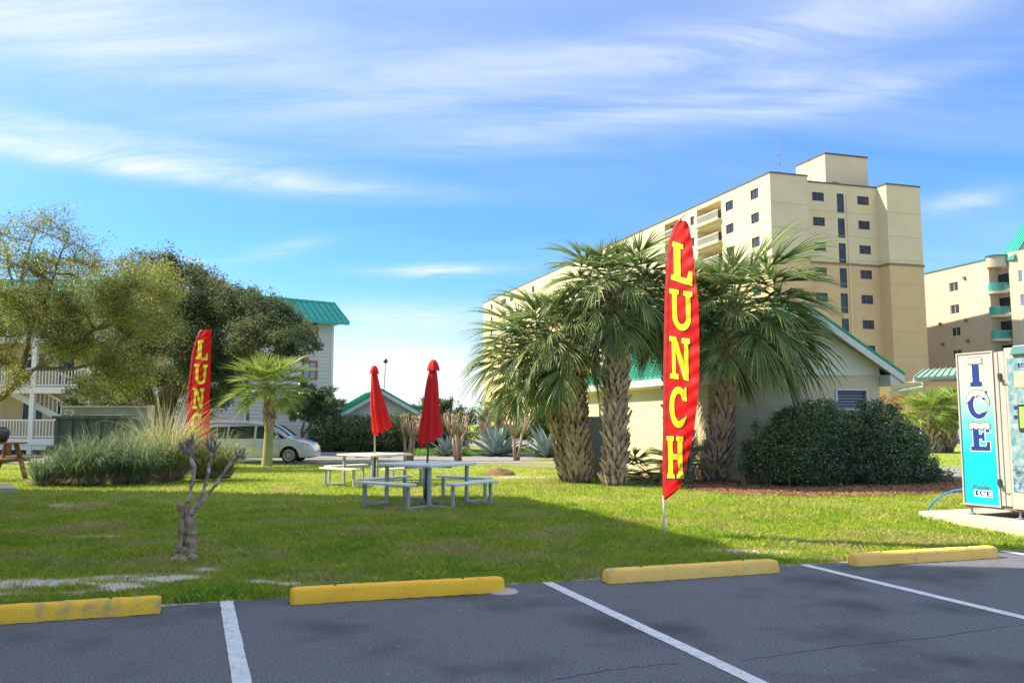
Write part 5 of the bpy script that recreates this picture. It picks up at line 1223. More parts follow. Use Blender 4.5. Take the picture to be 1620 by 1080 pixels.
stop('faded ochre wheel stop at the right, half in sunlight', (1356, 896.5), (1583, 882.5), YF, 4)

# feather flags
RED = mat('flag_red', (.80, .008, .012), .6, color2=(.74, .006, .01), scale=1.5, trans=.28, spec=.3)
RED2 = mat('flag_red_hem', (.42, .006, .012), .7, trans=.15)
YEL_L = mat('letter_yellow', (.92, .72, .01), .6, trans=.2)
BLK = mat('letter_black', (.015, .012, .01), .7)
def arcp(cx, cy, rx, ry, a0, a1, n): return [(cx+rx*math.cos(math.radians(a0+(a1-a0)*i/n)), cy+ry*math.sin(math.radians(a0+(a1-a0)*i/n))) for i in range(n+1)]
GL = {
 'L': [(0, 1), (.62, 1), (.60, .87), (.47, .86), (.46, .15), (.74, .15), (.84, .38), (1, .38), (1, 0), (0, 0), (.02, .12), (.14, .14), (.15, .86), (.02, .88)],
 'U': [(0, 1), (.42, 1), (.41, .88), (.33, .87)]+arcp(.51, .36, .19, .2, 180, 360, 10)+[(.70, .87), (.60, .88), (.60, 1), (1, 1), (.99, .88), (.91, .87)]+arcp(.51, .34, .40, .34, 0, -180, 14)+[(.11, .87), (.01, .88)],
 'N': [(0, 1), (.34, 1), (.70, .38), (.70, .87), (.59, .88), (.59, 1), (1, 1), (1, .88), (.91, .87), (.90, 0), (.66, 0), (.29, .66), (.29, .13), (.42, .12), (.42, 0), (0, 0), (.01, .12), (.11, .13), (.11, .87), (0, .88)],
 'C': arcp(.52, .5, .50, .5, 52, 308, 26)+[(.98, .30), (.80, .24)]+arcp(.54, .5, .25, .33, 300, 66, 18)[0:]+[(.74, .66), (.98, .64), (.98, .98), (.88, .98)],
 'H': [(0, 1), (.44, 1), (.43, .89), (.36, .88), (.36, .58), (.64, .58), (.64, .88), (.57, .89), (.56, 1), (1, 1), (.99, .89), (.92, .88), (.92, .12), (1, .11), (1, 0), (.56, 0), (.57, .11), (.64, .12), (.64, .44), (.36, .44), (.36, .12), (.43, .11), (.44, 0), (0, 0), (.01, .11), (.08, .12), (.08, .88), (.01, .89)],
 'I': [(0, 1), (1, 1), (1, .84), (.80, .82), (.80, .18), (1, .16), (1, 0), (0, 0), (0, .16), (.20, .18), (.20, .82), (0, .84)],
 'E': [(0, 1), (1, 1), (1, .68), (.84, .68), (.78, .84), (.46, .84), (.46, .6), (.6, .6), (.62, .68), (.74, .68), (.74, .36), (.62, .36), (.6, .45), (.46, .45), (.46, .16), (.80, .16), (.86, .34), (1, .34), (1, 0), (0, 0), (0, .14), (.14, .16), (.14, .84), (0, .86)],
}
def offset_poly(P, d):
    A_ = sum(P[i][0]*P[(i+1) % len(P)][1]-P[(i+1) % len(P)][0]*P[i][1] for i in range(len(P))); sg = 1 if A_ > 0 else -1; out = []; n = len(P)
    for i in range(n):
        p0, p1, p2 = Vector(P[i-1]), Vector(P[i]), Vector(P[(i+1) % n]); e1, e2 = (p1-p0), (p2-p1)
        if e1.length < 1e-7 or e2.length < 1e-7: out.append(tuple(p1)); continue
        n1 = Vector((e1.y, -e1.x)).normalized()*sg; n2 = Vector((e2.y, -e2.x)).normalized()*sg; b = (n1+n2)
        if b.length < .2: b = n1
        b.normalize(); k = min(1.8, 1/max(.3, b.dot(n1))); out.append(tuple(p1+b*d*k))
    return out
def glyph(ch, box, mapf, m, name, parent, grow=0, shear=0, cuts=True):
    x0, x1, z0, z1 = box; P = [(x0+u*(x1-x0), z0+v*(z1-z0)-shear*u*(x1-x0)) for u, v in GL[ch]]
    Q = [P[0]]
    for q in P[1:]:
        if (Vector(q)-Vector(Q[-1])).length > 1e-4: Q.append(q)
    if grow: Q = offset_poly(Q, grow)
    bm = bmesh.new(); vs = [bm.verts.new((q[0], q[1], 0)) for q in Q]; 
    for tr in tessellate_polygon([[Vector((q[0], q[1], 0)) for q in Q]]):
        try: bm.faces.new([vs[k] for k in tr])
        except ValueError: pass
    if cuts:
        xa, xb, ya, yb = x0-grow*2, x1+grow*2, z0-.3*(z1-z0), z1+grow*2
        for ax, lo, hi in ((0, xa, xb), (1, ya, yb)):
            k = max(4, int((hi-lo)/.05))
            for i in range(1, k):
                c = lo+(hi-lo)*i/k; co = (c, 0, 0) if ax == 0 else (0, c, 0); no = (1, 0, 0) if ax == 0 else (0, 1, 0)
                bmesh.ops.bisect_plane(bm, geom=bm.verts[:]+bm.edges[:]+bm.faces[:], plane_co=co, plane_no=no, dist=1e-6)
    poff = Vector(parent['_o'])
    for v in bm.verts: v.co = Vector(mapf(v.co.x, v.co.y))-poff
    me = bpy.data.meshes.new(name); bm.to_mesh(me); bm.free(); me.materials.append(m); o = bpy.data.objects.new(name, me); col.objects.link(o); o.parent = parent; o['_o'] = list(poff); return o
OUT = [(349, 1075, 1084), (353, 1070, 1088), (360, 1066, 1091), (380, 1060, 1094), (400, 1057, 1097), (440, 1054, 1100), (480, 1052.5, 1105), (520, 1052, 1106), (560, 1051, 1106.5), (600, 1050.5, 1106), (640, 1050, 1103), (680, 1050, 1098), (710, 1049.5, 1092), (740, 1049.5, 1084), (770, 1049.5, 1077), (782, 1050, 1064), (790, 1050, 1053)]
FY = PZ(1051, 852).y; FX = PZ(1051, 852).x
OUT2 = [(349, 1074, 1092), (353, 1069, 1093), (380, 1061, 1094), (425, 1055, 1096), (536, 1051, 1099), (648, 1050, 1103), (740, 1050, 1103), (775, 1050, 1092), (790, 1050, 1070)]
def feather_flag(label, loc, sx, sz, hem_dark, ybend, seed, ang=0, OUT=OUT, lx=1.0):
    t = empty('feather_flag', loc, label, 'flag', 'lunch feather flags', rz=ang, local=True)
    rows = []
    for (py, a, b) in OUT:
        pa, pb = PY(a, py, FY), PY(b, py, FY); rows.append((pa.z, pa.x-FX, pb.x-FX))
    zs = [r[0] for r in rows][::-1]; xl = [r[1] for r in rows][::-1]; xr = [r[2] for r in rows][::-1]
    XL = lambda z: np.interp(z, zs, xl); XR = lambda z: np.interp(z, zs, xr)
    def surf(x, z): 
        u = (x-float(XL(z)))/max(.02, float(XR(z)-XL(z)))
        return -ybend*math.sin(PI*min(1, max(0, u)))*.9+.02*math.sin(z*4.5+seed+u*2)*u+.012*math.sin(z*15+u*7+seed)*u+.007*math.sin(z*31-u*9)*(.3+u)-1.15*x
    def mp(off):
        def f(x, z):
            y = surf(x, z)-off; k = (FY+y)/FY if sx == 1 else 1; return (((FX+x)*k-FX)*sx, y*(1 if sx == 1 else 1.15), (EYE+(z-EYE)*k)*sz)
        return f
    N, M = 110, 14; V = []; F = []
    for i in range(N+1):
        z = zs[0]+(zs[-1]-zs[0])*i/N; a, b = float(XL(z)), float(XR(z))
        for j in range(M+1):
            x = a+(b-a)*j/M; V.append(mp(0)(x, z))
    for i in range(N):
        for j in range(M): k = i*(M+1)+j; F.append((k, k+1, k+M+2, k+M+1))
    o = obj('cloth', np_faces('cloth', V, F, RED, True), t); o['_o'] = [0, 0, 0]
    # sleeve hem round the pole edge
    V = []; F = []
    for i in range(N+1):
        z = zs[0]+(zs[-1]-zs[0])*i/N; a = float(XL(z))
        for j, dx in enumerate((-.012, .006, .03, .042)): V.append(mp((.004, .016, .014, .005)[j])(a+dx, z))
    for i in range(N):
        for j in range(3): k = i*4+j; F.append((k, k+1, k+5, k+4))
    obj('pole_sleeve', np_faces('pole_sleeve', V, F, hem_dark, True), t)
    m = MB(); xb = float(XL(zs[0])); m.tube([(xb*.2, .0, -.05), (xb*.5, 0, .3), (xb*sx, .0, zs[0]*sz+.05)], [.014, .013, .012], 10); m.build('pole', mat('white_pole', (.75, .75, .75), .4), t, True)
    m = MB(); m.tube([((float(XL(z))+.005)*sx, surf(float(XL(z)), z)+.012, z*sz) for z in zs], [.012]*len(zs), 8); m.build('bent_rod', mat('white_pole'), t, True)
    k = FY/1296; X = lambda px: (px-1051)*k*1.0; Z = lambda py: PY(1075, py, FY).z
    for (ch, x0, x1, y0, y1, sh) in (('L', 1069, 1103.5, 380, 442, .33), ('U', 1066, 1103, 456, 520, .16), ('N', 1064.5, 1097.5, 531, 598, .15), ('C', 1062, 1091, 611, 677, .0), ('H', 1057, 1084, 689, 756, .04)):
        x0, x1 = 1064+(x0-1064)*lx+(2 if lx < 1 else 0), 1064+(x1-1064)*lx+(2 if lx < 1 else 0); box = (X(x0), X(x1), Z(y1), Z(y0)); sh *= lx**3
        ol = glyph(ch, box, mp(.004), BLK, 'letter_outline', t, grow=.013, shear=sh); ol.location.x = 0
        l = glyph(ch, (box[0]+.0, box[1], box[2], box[3]), mp(.008), YEL_L, 'letter', t, grow=0, shear=sh); l['label'] = 'yellow letter '+ch
    return t
feather_flag('tall red feather flag lettered LUNCH on the lawn in front of the palms', (FX, FY, 0), 1.0, 1.0, RED2, .05, 1)
lf_ = PY(290, 700, 23.2)
feather_flag('red feather flag lettered LUNC at the left, its foot hidden by tall grass', (lf_.x, 23.2, -.27), 1.12, 1.04, RED2, .05, 2, ang=.62, OUT=OUT2, lx=.8)

# picnic tables
TW = mat('table_white', (.62, .66, .70), .6, color2=(.70, .73, .76), scale=5, bump=.2, bscale=60)
TC = mat('table_cream', (.66, .62, .56), .6, color2=(.72, .68, .62), scale=5, bump=.2, bscale=60)
STL = mat('galvanised', (.36, .39, .40), .5, color2=(.44, .46, .47), scale=20, metal=.2)
def picnic(label, x, y, rz, top, hs, g=.0, zt=.745, zs=.44):
    t = empty('picnic_table', (x, y, g), label, 'picnic table', 'square picnic tables', rz=rz, local=True)
    m = MB(); s = .665
    m.box((0, 0, zt), (2*s, 2*s, .05)); m.build('tabletop', top, t, bevel=.012)
    m = MB(); m.box((0, 0, zt-.04), (2*s-.14, .05, .03)); m.box((0, 0, zt-.04-.001), (.05, 2*s-.14, .028)); m.build('top_brace', STL, t)
    lp = .53
    for a in range(4):
        ca, sa = math.cos(PI/2*a), math.sin(PI/2*a); R = lambda u, v, z: (u*ca-v*sa, u*sa+v*ca, z)
        m = MB(); m.bar(R(lp, lp, 0.005), R(lp, lp, zt-.028), .055, .055, up=R(1, 0, 0)); m.build('leg', STL, t)
        # bench on side +x (rotated), seat plank and two posts
        d = 1.09; hl = .62; m = MB(); c = R(d, 0, zs); m.box(c, (.27, 2*hl, .042), PI/2*a); b = m.build('bench', top, t, bevel=.01)
        for sgn in (-1, 1):
            v = sgn*(hl-.08); m = MB(); m.bar(R(d, v, .005), R(d, v, zs-.022), .05, .05, up=R(1, 0, 0)); m.build('bench_leg', STL, b)
            m = MB(); m.bar(R(d-.026, v, .03), R(lp+.0, sgn*(lp-.03), .03), .045, .045); m.build('ground_bar', STL, b)
    # ground ties under the table
    m = MB(); m.bar((-lp+.03, -lp+.03, .42), (lp-.03, lp-.03, .42), .02, .02); m.bar((-lp+.03, lp-.03, .45), (lp-.03, -lp+.03, .45), .02, .02); m.build('cross_tie', STL, t)
    m = MB(); m.tube([(0, 0, 0), (0, 0, zt-.04)], .032, 10); m.build('pole_socket', mat('dark_tube', (.06, .065, .06), .6), t)
    m = MB(); m.lathe([(.24, 0), (.24, .03), (.06, .05), (.0, .05)], (0, 0, 0), 18); m.build('base_plate', mat('dark_tube'), t)
picnic('nearer white square picnic table with four attached benches, half in shade', -1.6, 15.62, math.radians(54), TW, 1)
picnic('farther cream picnic table in full sun behind the nearer one', -3.42, 20.6, math.radians(50), TC, 1, g=-.01)
URED = mat('umbrella_red', (.80, .012, .014), .7, color2=(.70, .010, .012), scale=3, trans=.18)
def umbrella(label, x, y, zt, zb, lean, rad, polem, seed, skew):
    t = empty('folded_umbrella', (x, y, .08), label, 'umbrella', 'folded red umbrellas'); rr = random.Random(seed); base = Vector((x, y, .06))
    ax = lambda z: Vector((x+lean*(z-.75)/(zt-.75), y, z))
    m = MB(); m.tube([ax(.09), ax(zt-.1)], .021, 10); m.build('pole', polem, t, True)
    N, M = 30, 64; V = []; F = []
    for i in range(N+1):
        s = i/N   # 0 bottom .. 1 top
        z = zb+(zt-.16-zb)*s; r = (rad*(1-s)**.75*1.0+.055)*(1+.05*math.sin(s*9+seed)); c = ax(z)+Vector((skew*(1-s)**1.5, 0, 0))
        for j in range(M):
            a = 2*PI*j/M; fold = 1+.22*math.sin(8*a+seed+s*.8)*(.35+.65*(1-s))+.09*math.sin(17*a+s*5+seed)*(1-s); zz = z+(.05*math.sin(8*a+seed)+.11*math.cos(a+2.6)*(1 if skew < .02 else -.9))*(1-s)**3
            V.append((c.x+math.cos(a)*r*fold-x, c.y+math.sin(a)*r*fold*.85-y, zz-.08))
    for i in range(N):
        for j in range(M): F.append((i*M+j, i*M+(j+1) % M, (i+1)*M+(j+1) % M, (i+1)*M+j))
    obj('canopy', np_faces('canopy', V, F, URED, True), t)
    V = []; F = []; n2 = 12; cs = ((.115, -.16), (.105, -.1), (.085, -.03), (.06, .02), (.035, .045), (.004, .05)); c = ax(zt-.06)
    for i, (r, dz) in enumerate(cs):
        for j in range(32):
            a = 2*PI*j/32; f = 1+.10*math.sin(8*a+seed)*(1 if i < 3 else .3); V.append((c.x+math.cos(a)*r*f-x, c.y+math.sin(a)*r*f-y, c.z+dz-.08+.015*math.sin(8*a)*(i == 0)))
    for i in range(len(cs)-1):
        for j in range(32): F.append((i*32+j, i*32+(j+1) % 32, (i+1)*32+(j+1) % 32, (i+1)*32+j))
    obj('cap', np_faces('cap', V, F, URED, True), t)
umbrella('folded red umbrella through the nearer picnic table', -1.6, 15.62, 2.73, 1.2, .1, .135, mat('dark_tube'), 1, .03)
umbrella('folded red umbrella on grey pole through the farther picnic table', -3.42, 20.6, 2.97, 1.33, -.05, .16, mat('umb_pole', (.30, .29, .27), .5), 4, .2)

# minivan
def minivan():
    Y = 36.2; fx = PY(505, 700, Y).x; L = 5.1; g = terr(fx, Y)+.03
    t = empty('minivan', (fx-L/2-.3, Y+1, g), 'silver blue minivan parked behind the grass clumps', 'car', rz=0, local=True)
    SV = mat('silver_paint', (.52, .57, .68), .28, color2=(.56, .61, .72), scale=.5, metal=.2, spec=.6, coat=.6); BK = mat('tyre_rubber', (.02, .02, .02), .9); GLS = mat('car_glass', (.02, .03, .03), .08, spec=.35, color2=(.04, .06, .06), scale=2)
    # local x forward 0 at middle; stations: (x, z_sill, z_belt, z_top, half width)
    prof_top = [(-2.55, .95), (-2.5, 1.3), (-2.35, 1.66), (-2.0, 1.75), (-.5, 1.78), (.3, 1.75), (.75, 1.64), (1.1, 1.42), (1.45, 1.14), (1.6, 1.07), (2.0, .98), (2.35, .85), (2.5, .70), (2.56, .5)]
    def top(x): return float(np.interp(x, [p[0] for p in prof_top], [p[1] for p in prof_top]))
    def hw(x): return .99*float(np.interp(x, [-2.56, -2.4, -2, 1.6, 2.2, 2.45, 2.56], [.84, .95, 1, 1, .93, .80, .62]))
    def side(x, z):   # half width at height z
        w = hw(x)
        return w*float(np.interp(z, [.2, .35, .65, .95, 1.05, 1.4, 1.68, 1.78], [.93, .97, 1.0, .985, .955, .86, .76, .62]))
    xs = sorted(set([round(v, 3) for v in np.linspace(-2.55, 2.56, 70)])); V = []; F = []; K = 13
    for x in xs:
        zt = top(x); zb = .24+.1*max(0, (abs(x)-2.2))
        for wheel in (-1.60, 1.52): 
            d = abs(x-wheel)
            if d < .40: zb = max(zb, .34+math.sqrt(max(0, .40**2-d*d))-.0)
        ring = []
        for j in range(K): z = zb+(zt-zb)*(j/(K-1))**.9; ring.append((x, z))
        row = [(x, -side(x, z)*(1 if j < K-1 else .82), z) for j, (x, z) in enumerate(ring)]+[(x, 0, zt+.02)]+[(x, side(x, z)*(1 if j < K-1 else .82), z) for j, (x, z) in list(enumerate(ring))[::-1]]
        V += row
    R = 2*K+1
    for i in range(len(xs)-1):
        for j in range(R-1): F.append((i*R+j, (i+1)*R+j, (i+1)*R+j+1, i*R+j+1))
    me = np_faces('body', V, F, SV, True); o = obj('body', me, t); o['_o'] = [0, 0, 0]
    m = MB(); m.add(V[-R:], [tuple(range(R))]); m.build('front_bumper', SV, t); m = MB(); m.add(V[:R], [tuple(range(R))[::-1]]); m.build('rear_bumper', SV, t)
    m = MB(); m.box((0, 0, .27), (4.7, 1.6, .12)); m.build('underbody', BK, t)
    def panel(poly, s, name, mm, off=.006):
        # subdivide the polygon so that it follows the body
        bm = bmesh.new(); bm.faces.new([bm.verts.new((p[0], p[1], 0)) for p in poly]); bmesh.ops.triangulate(bm, faces=bm.faces[:])
        for k in range(30):
            c = -2.6+5.2*k/30; bmesh.ops.bisect_plane(bm, geom=bm.verts[:]+bm.edges[:]+bm.faces[:], plane_co=(c, 0, 0), plane_no=(1, 0, 0), dist=1e-5)
        for k in range(20): bmesh.ops.bisect_plane(bm, geom=bm.verts[:]+bm.edges[:]+bm.faces[:], plane_co=(0, k*.1, 0), plane_no=(0, 1, 0), dist=1e-5)
        for v in bm.verts: x, z = v.co.x, v.co.y; v.co = (x, s*(side(x, z)+off), z)
        me = bpy.data.meshes.new(name); bm.to_mesh(me); bm.free(); me.materials.append(mm); return obj(name, me, t)
    for s in (-1, 1):
        panel([(-2.3, 1.06), (-1.25, 1.06), (-1.25, 1.58), (-2.1, 1.56), (-2.25, 1.4)], s, 'side_window', GLS); panel([(-1.17, 1.06), (-.05, 1.06), (-.05, 1.61), (-1.17, 1.6)], s, 'side_window', GLS)
        panel([(.05, 1.06), (1.08, 1.06), (.78, 1.42), (.45, 1.6), (.05, 1.61)], s, 'side_window', GLS); panel([(1.12, 1.06), (1.38, 1.06), (.92, 1.36)], s, 'side_window', GLS)
        panel([(-1.2, .63), (1.0, .60), (1.0, .625), (-1.2, .655)], s, 'door_trim', mat('chrome', (.75, .75, .75), .25, metal=.7), .012)
        for x in (-1.21, 0, 1.12): panel([(x-.006, .36), (x+.006, .36), (x+.006, 1.05), (x-.006, 1.05)], s, 'door_seam', mat('dark_seam', (.12, .13, .15), .8), .004)
        for x in (-.9, .2): panel([(x, .9), (x+.2, .9), (x+.2, .935), (x, .935)], s, 'door_handle', SV, .03)
        panel([(2.05, .78), (2.42, .70), (2.38, .83), (2.1, .92)], s, 'headlight', mat('amber_lamp', (.85, .42, .22), .2, spec=.8), .008)
        panel([(-2.45, 1.0), (-2.38, 1.0), (-2.38, 1.45), (-2.42, 1.45)], s, 'tail_light', mat('red_lamp', (.5, .02, .02), .3), .01)
        m = MB(); m.box((.98, s*1.04, 1.13), (.14, .16, .13)); m.box((.96, s*.95, 1.08), (.06, .1, .04)); m.build('mirror', SV, t, bevel=.02)
        for wx in (-1.60, 1.52):
            m = MB(); n = 28
            for (r, w0, w1) in ((.335, 0, .2),):
                prof = [(.235, w0), (.30, w0-.012), (.332, w0+.02), (.338, w0+.06), (.338, w1-.04), (.3, w1), (.2, w1)]
            b0 = len(m.v)
            for (r, w) in prof:
                for k in range(n): a = 2*PI*k/n; m.v.append((wx+r*math.cos(a), s*(.97-w), .335+r*math.sin(a)))
            for i in range(len(prof)-1):
                for k in range(n): m.f.append((b0+i*n+k, b0+i*n+(k+1) % n, b0+(i+1)*n+(k+1) % n, b0+(i+1)*n+k)); m.m.append(0)
            wh = m.build('wheel', BK, t, True)
            m = MB(); CH = mat('alloy', (.62, .63, .65), .3, metal=.5); m2 = MB()
            for k in range(9):
                a = 2*PI*k/9; c = Vector((wx, s*.965, .335)); m.bar(c+Vector((math.cos(a)*.03, 0, math.sin(a)*.03)), c+Vector((math.cos(a)*.225, 0, math.sin(a)*.225)), .03, .055, up=(0, 1, 0))
            for k in range(28):
                a, b_ = 2*PI*k/28, 2*PI*(k+1)/28; c = Vector((wx, s*.965, .335)); m.bar(c+Vector((math.cos(a), 0, math.sin(a)))*.228, c+Vector((math.cos(b_), 0, math.sin(b_)))*.228, .035, .03, up=(0, 1, 0))
            m.build('rim', CH, wh); m2.lathe([(.0, 0), (.23, 0)], (0, 0, 0), 20); m2.v = [(wx+v[0], s*.9, .335+v[1]) for v in m2.v]; m2.build('brake_disc', mat('dark_seam'), wh)
    for s in (-1, 1):
        m = MB(); m.bar((-2.1, s*.66, 1.81), (.2, s*.66, 1.81), .04, .04); m.build('roof_rail', mat('chrome'), t)
    # windscreen
    m = MB(); 
    for i in range(8):
        xa, xb = .62+i*.1, .62+(i+1)*.1
        m.quad((xa, -.66, top(xa)+.012), (xb, -.68-.02*i, top(xb)+.012), (xb, .68+.02*i, top(xb)+.012), (xa, .66, top(xa)+.012))
    m.build('windscreen', GLS, t)
    for s in (-1, 1): m = MB(); m.box((.35, s*.4, 1.15), (.18, .3, .5)); m.build('seat', mat('seat_grey', (.2, .2, .2), .9), t, bevel=.05)
minivan()

# far parked vehicles at the right
def car(label, px, py, Y, w, colr, seed, suv=False):
    c = PY(px, py, Y); t = empty('parked_car', (c.x, Y, 0.04), label, 'car', 'cars parked beyond the right hand lawn', local=True); m = MB()
    P = [(-2.2, .3), (2.2, .3), (2.25, .6), (2.0, .8), (1.15, .92), (.55, 1.35), (-1.0, 1.42), (-1.7, 1.05), (-2.2, .95)] if not suv else [(-2.3, .35), (2.3, .35), (2.35, .75), (2.0, .98), (1.2, 1.05), (.7, 1.6), (-1.9, 1.68), (-2.25, 1.1)]
    m.prism([(x, -.88, z) for x, z in P], (0, 1.76, 0)); m.build('body', mat('carpaint'+str(seed), colr, .3, spec=.6, coat=.5), t, bevel=.08)
    m = MB(); Q = [(1.05, .98), (.55, 1.3), (-.9, 1.36), (-1.5, 1.02)] if not suv else [(1.1, 1.1), (.65, 1.52), (-1.75, 1.58), (-2.05, 1.15)]
    m.prism([(x, -.895, z) for x, z in Q], (0, 1.79, 0)); m.build('side_window', mat('car_glass'), t)
    for x in (-1.4, 1.4):
        for s in (-1, 1): m = MB(); m.tube([(x, s*.92, .32), (x, s*.72, .32)], .32, 16); w_ = m.build('wheel', mat('tyre_rubber'), t); m = MB(); m.tube([(x, s*.93, .32), (x, s*.9, .32)], .2, 12); m.build('rim', mat('alloy', (.62, .63, .65), .3, metal=.5), w_)
    for s in (-1, 1): m = MB(); m.box((2.2, s*.6, .62), (.12, .3, .14)); m.build('headlight', mat('lamp_clear', (.8, .8, .8), .2), t)
car('white parked car behind the left trunk of the right hand palms', 1458, 690, 62, 0, (.75, .76, .8), 1)
car('pale silver parked car between the two right hand palms', 1510, 690, 60, 0, (.70, .72, .78), 2, True)
car('dark parked car partly hidden by the ice machine', 1600, 690, 64, 0, (.10, .12, .16), 3)

# dumpster and its enclosure
def dumpster():
    Y = 23.5; G = mat('dumpster_green', (.055, .085, .085), .6, color2=(.075, .11, .105), scale=2, bump=.2, bscale=12, n2=(4, (.12, .12, .11), .6, .75)); a, b = PY(88, 662, Y), PY(203, 662, Y); g = terr(a.x, Y); zt = a.z
    t = empty('dumpster', ((a.x+b.x)/2, Y, g), 'dark green steel dumpster with vertical ribs behind the grass', 'dumpster'); w = b.x-a.x
    m = MB(); m.obox((a.x, Y, g+.12), (w, 0, 0), (0, 1.5, 0), (0, 0, zt-g-.12)); m.build('bin', G, t)
    for i in range(6): m = MB(); x = a.x+.02+w*(.0+i*.19); m.obox((x, Y-.07, g+.15), (.1, 0, 0), (0, .07, 0), (0, 0, zt-g-.2)); m.build('rib', G, t)
    m = MB(); m.obox((a.x-.06, Y-.1, zt), (w+.12, 0, 0), (0, .12, 0), (0, 0, .08)); m.build('rim', G, t)
    m = MB(); m.obox((a.x+w*.33, Y+.05, zt+.06), (w*.52, 0, .0), (0, 1.3, .02), (0, 0, .05)); m.build('lid', mat('lid', (.12, .14, .13), .7), t, bevel=.01)
    m = MB(); m.obox((a.x+.0, Y+.05, zt+.02), (w*.32, 0, .0), (0, 1.3, .02), (0, 0, .05)); m.build('lid', mat('lid'), t, bevel=.01)
    m = MB(); m.obox((a.x-.3, Y+.1, g+.75), (.3, 0, 0), (0, .3, 0), (0, 0, .18)); m.build('side_pocket', G, t)
    Y2 = 26.5; a, b = PY(98, 642, Y2), PY(234, 642, Y2); g = terr(a.x, Y2); GW = mat('grey_block', (.19, .21, .20), .9, color2=(.24, .26, .25), scale=3, bump=.3, bscale=30, n2=(1.6, (.15, .17, .17), .5, .7))
    t = empty('enclosure_wall', ((a.x+b.x)/2, Y2, g), 'grey painted block enclosure wall behind the dumpster', 'wall')
    m = MB(); m.obox((a.x, Y2, g), (b.x-a.x, 0, 0), (0, .2, 0), (0, 0, a.z-g-.05)); m.build('wall', GW, t)
    m = MB(); m.obox((a.x-.03, Y2-.03, a.z-.05), (b.x-a.x+.06, 0, 0), (0, .26, 0), (0, 0, .06)); m.build('coping', mat('coping', (.36, .36, .33), .8), t)
    m = MB(); m.obox((b.x+.005, Y2-.05, g), (.12, 0, 0), (0, .28, 0), (0, 0, a.z-g+.03)); m.build('end_post', mat('tan_post', (.55, .45, .33), .8), t)
    SM = mat('graffiti', (.55, .60, .60), .8)
    m = MB(); c = PY(109, 656, Y2); 
    for (x0, z0, x1, z1) in ((-.13, .14, -.02, .15), (-.13, .14, -.14, .04), (-.14, .04, -.04, .03), (-.04, .03, -.03, -.07), (-.03, -.07, -.14, -.08), (.04, .12, .1, .16), (.1, .16, .16, .1), (.16, .1, .05, -.07), (.05, -.07, .18, -.06)):
        m.bar((c.x+x0, Y2-.004, c.z+z0), (c.x+x1, Y2-.004, c.z+z1), .006, .03, up=(0, 0, 1))
    m.build('painted_mark', SM, t)
dumpster()

# brown timber picnic table with a dark urn at the left edge
def urn_table():
    Y = 22.3; WD = mat('brown_timber', (.16, .075, .04), .8, color2=(.24, .12, .07), scale=4, stretch=(1, 1, 8), bump=.3, bscale=30); c = PY(0, 705, Y); g = terr(c.x, Y)
    t = empty('timber_table', (c.x-.45, Y, g), 'reddish brown timber picnic table at the left edge carrying the urn', 'picnic table'); x0, x1 = c.x-1.5, PY(30, 703, Y).x; zt = PY(0, 702, Y).z
    for i in range(5): m = MB(); m.obox((x0, Y-.35+i*.15, zt), (x1-x0, 0, 0), (0, .138, 0), (0, 0, .045)); m.build('plank', WD, t, bevel=.005)
    zs = PY(0, 728, Y-.7).z
    for s in (-.78, .68):
        for i in range(2): m = MB(); m.obox((x0-.1, Y+s+i*.14, zs), (PY(43, 728, Y).x-x0, 0, 0), (0, .13, 0), (0, 0, .045)); m.build('bench_plank', WD, t, bevel=.005)
    for x in (x0+.25, x1-.2):
        for s in (-1, 1): m = MB(); m.bar((x, Y+s*.2, zt), (x, Y+s*.75, g), .09, .09, up=(1, 0, 0)); m.build('leg', WD, t)
        m = MB(); m.bar((x+.06, Y-.8, zs-.03), (x+.06, Y+.8, zs-.03), .05, .1); m.build('cross_beam', WD, t)
    m = MB(); m.obox((x1-.12, Y-.36, zt-.3), (.1, 0, 0), (0, .08, 0), (0, 0, .3)); m.build('apron', WD, t)
    u = PY(-6, 700, Y); zb = zt+.048; h = PY(0, 675, Y).z-zb
    t = empty('urn', (u.x, Y, zb), 'dark glazed round urn standing on the brown timber table', 'urn')
    m = MB(); r = PY(13, 690, Y).x-u.x; m.lathe([(0, 0), (r*.72, 0), (r*.8, h*.05), (r*.95, h*.35), (r, h*.62), (r*.93, h*.83), (r*.7, h*.93), (r*.66, h*.95), (r*.74, h), (r*.66, h*1.0), (r*.6, h*.9)], (u.x, Y, zb), 28); m.build('jar', mat('urn_glaze', (.045, .04, .035), .3, spec=.6, color2=(.07, .06, .05), scale=5), t, True)
urn_table()
def kerb():
    a = PG(-60, 800); b = PG(27, 765); t = empty('concrete_kerb', tuple(b), 'low pale concrete kerb wall at the left edge of the lawn', 'kerb')
    d = Vector((1, -.05, 0)).normalized(); m = MB(); e = PG(26, 783); m.obox((e.x-3, e.y, -.02), (3, 0, 0), (-.95, 1.3, 0), (0, 0, .17)); m.build('kerb_block', CONC, t, bevel=.01)
kerb()

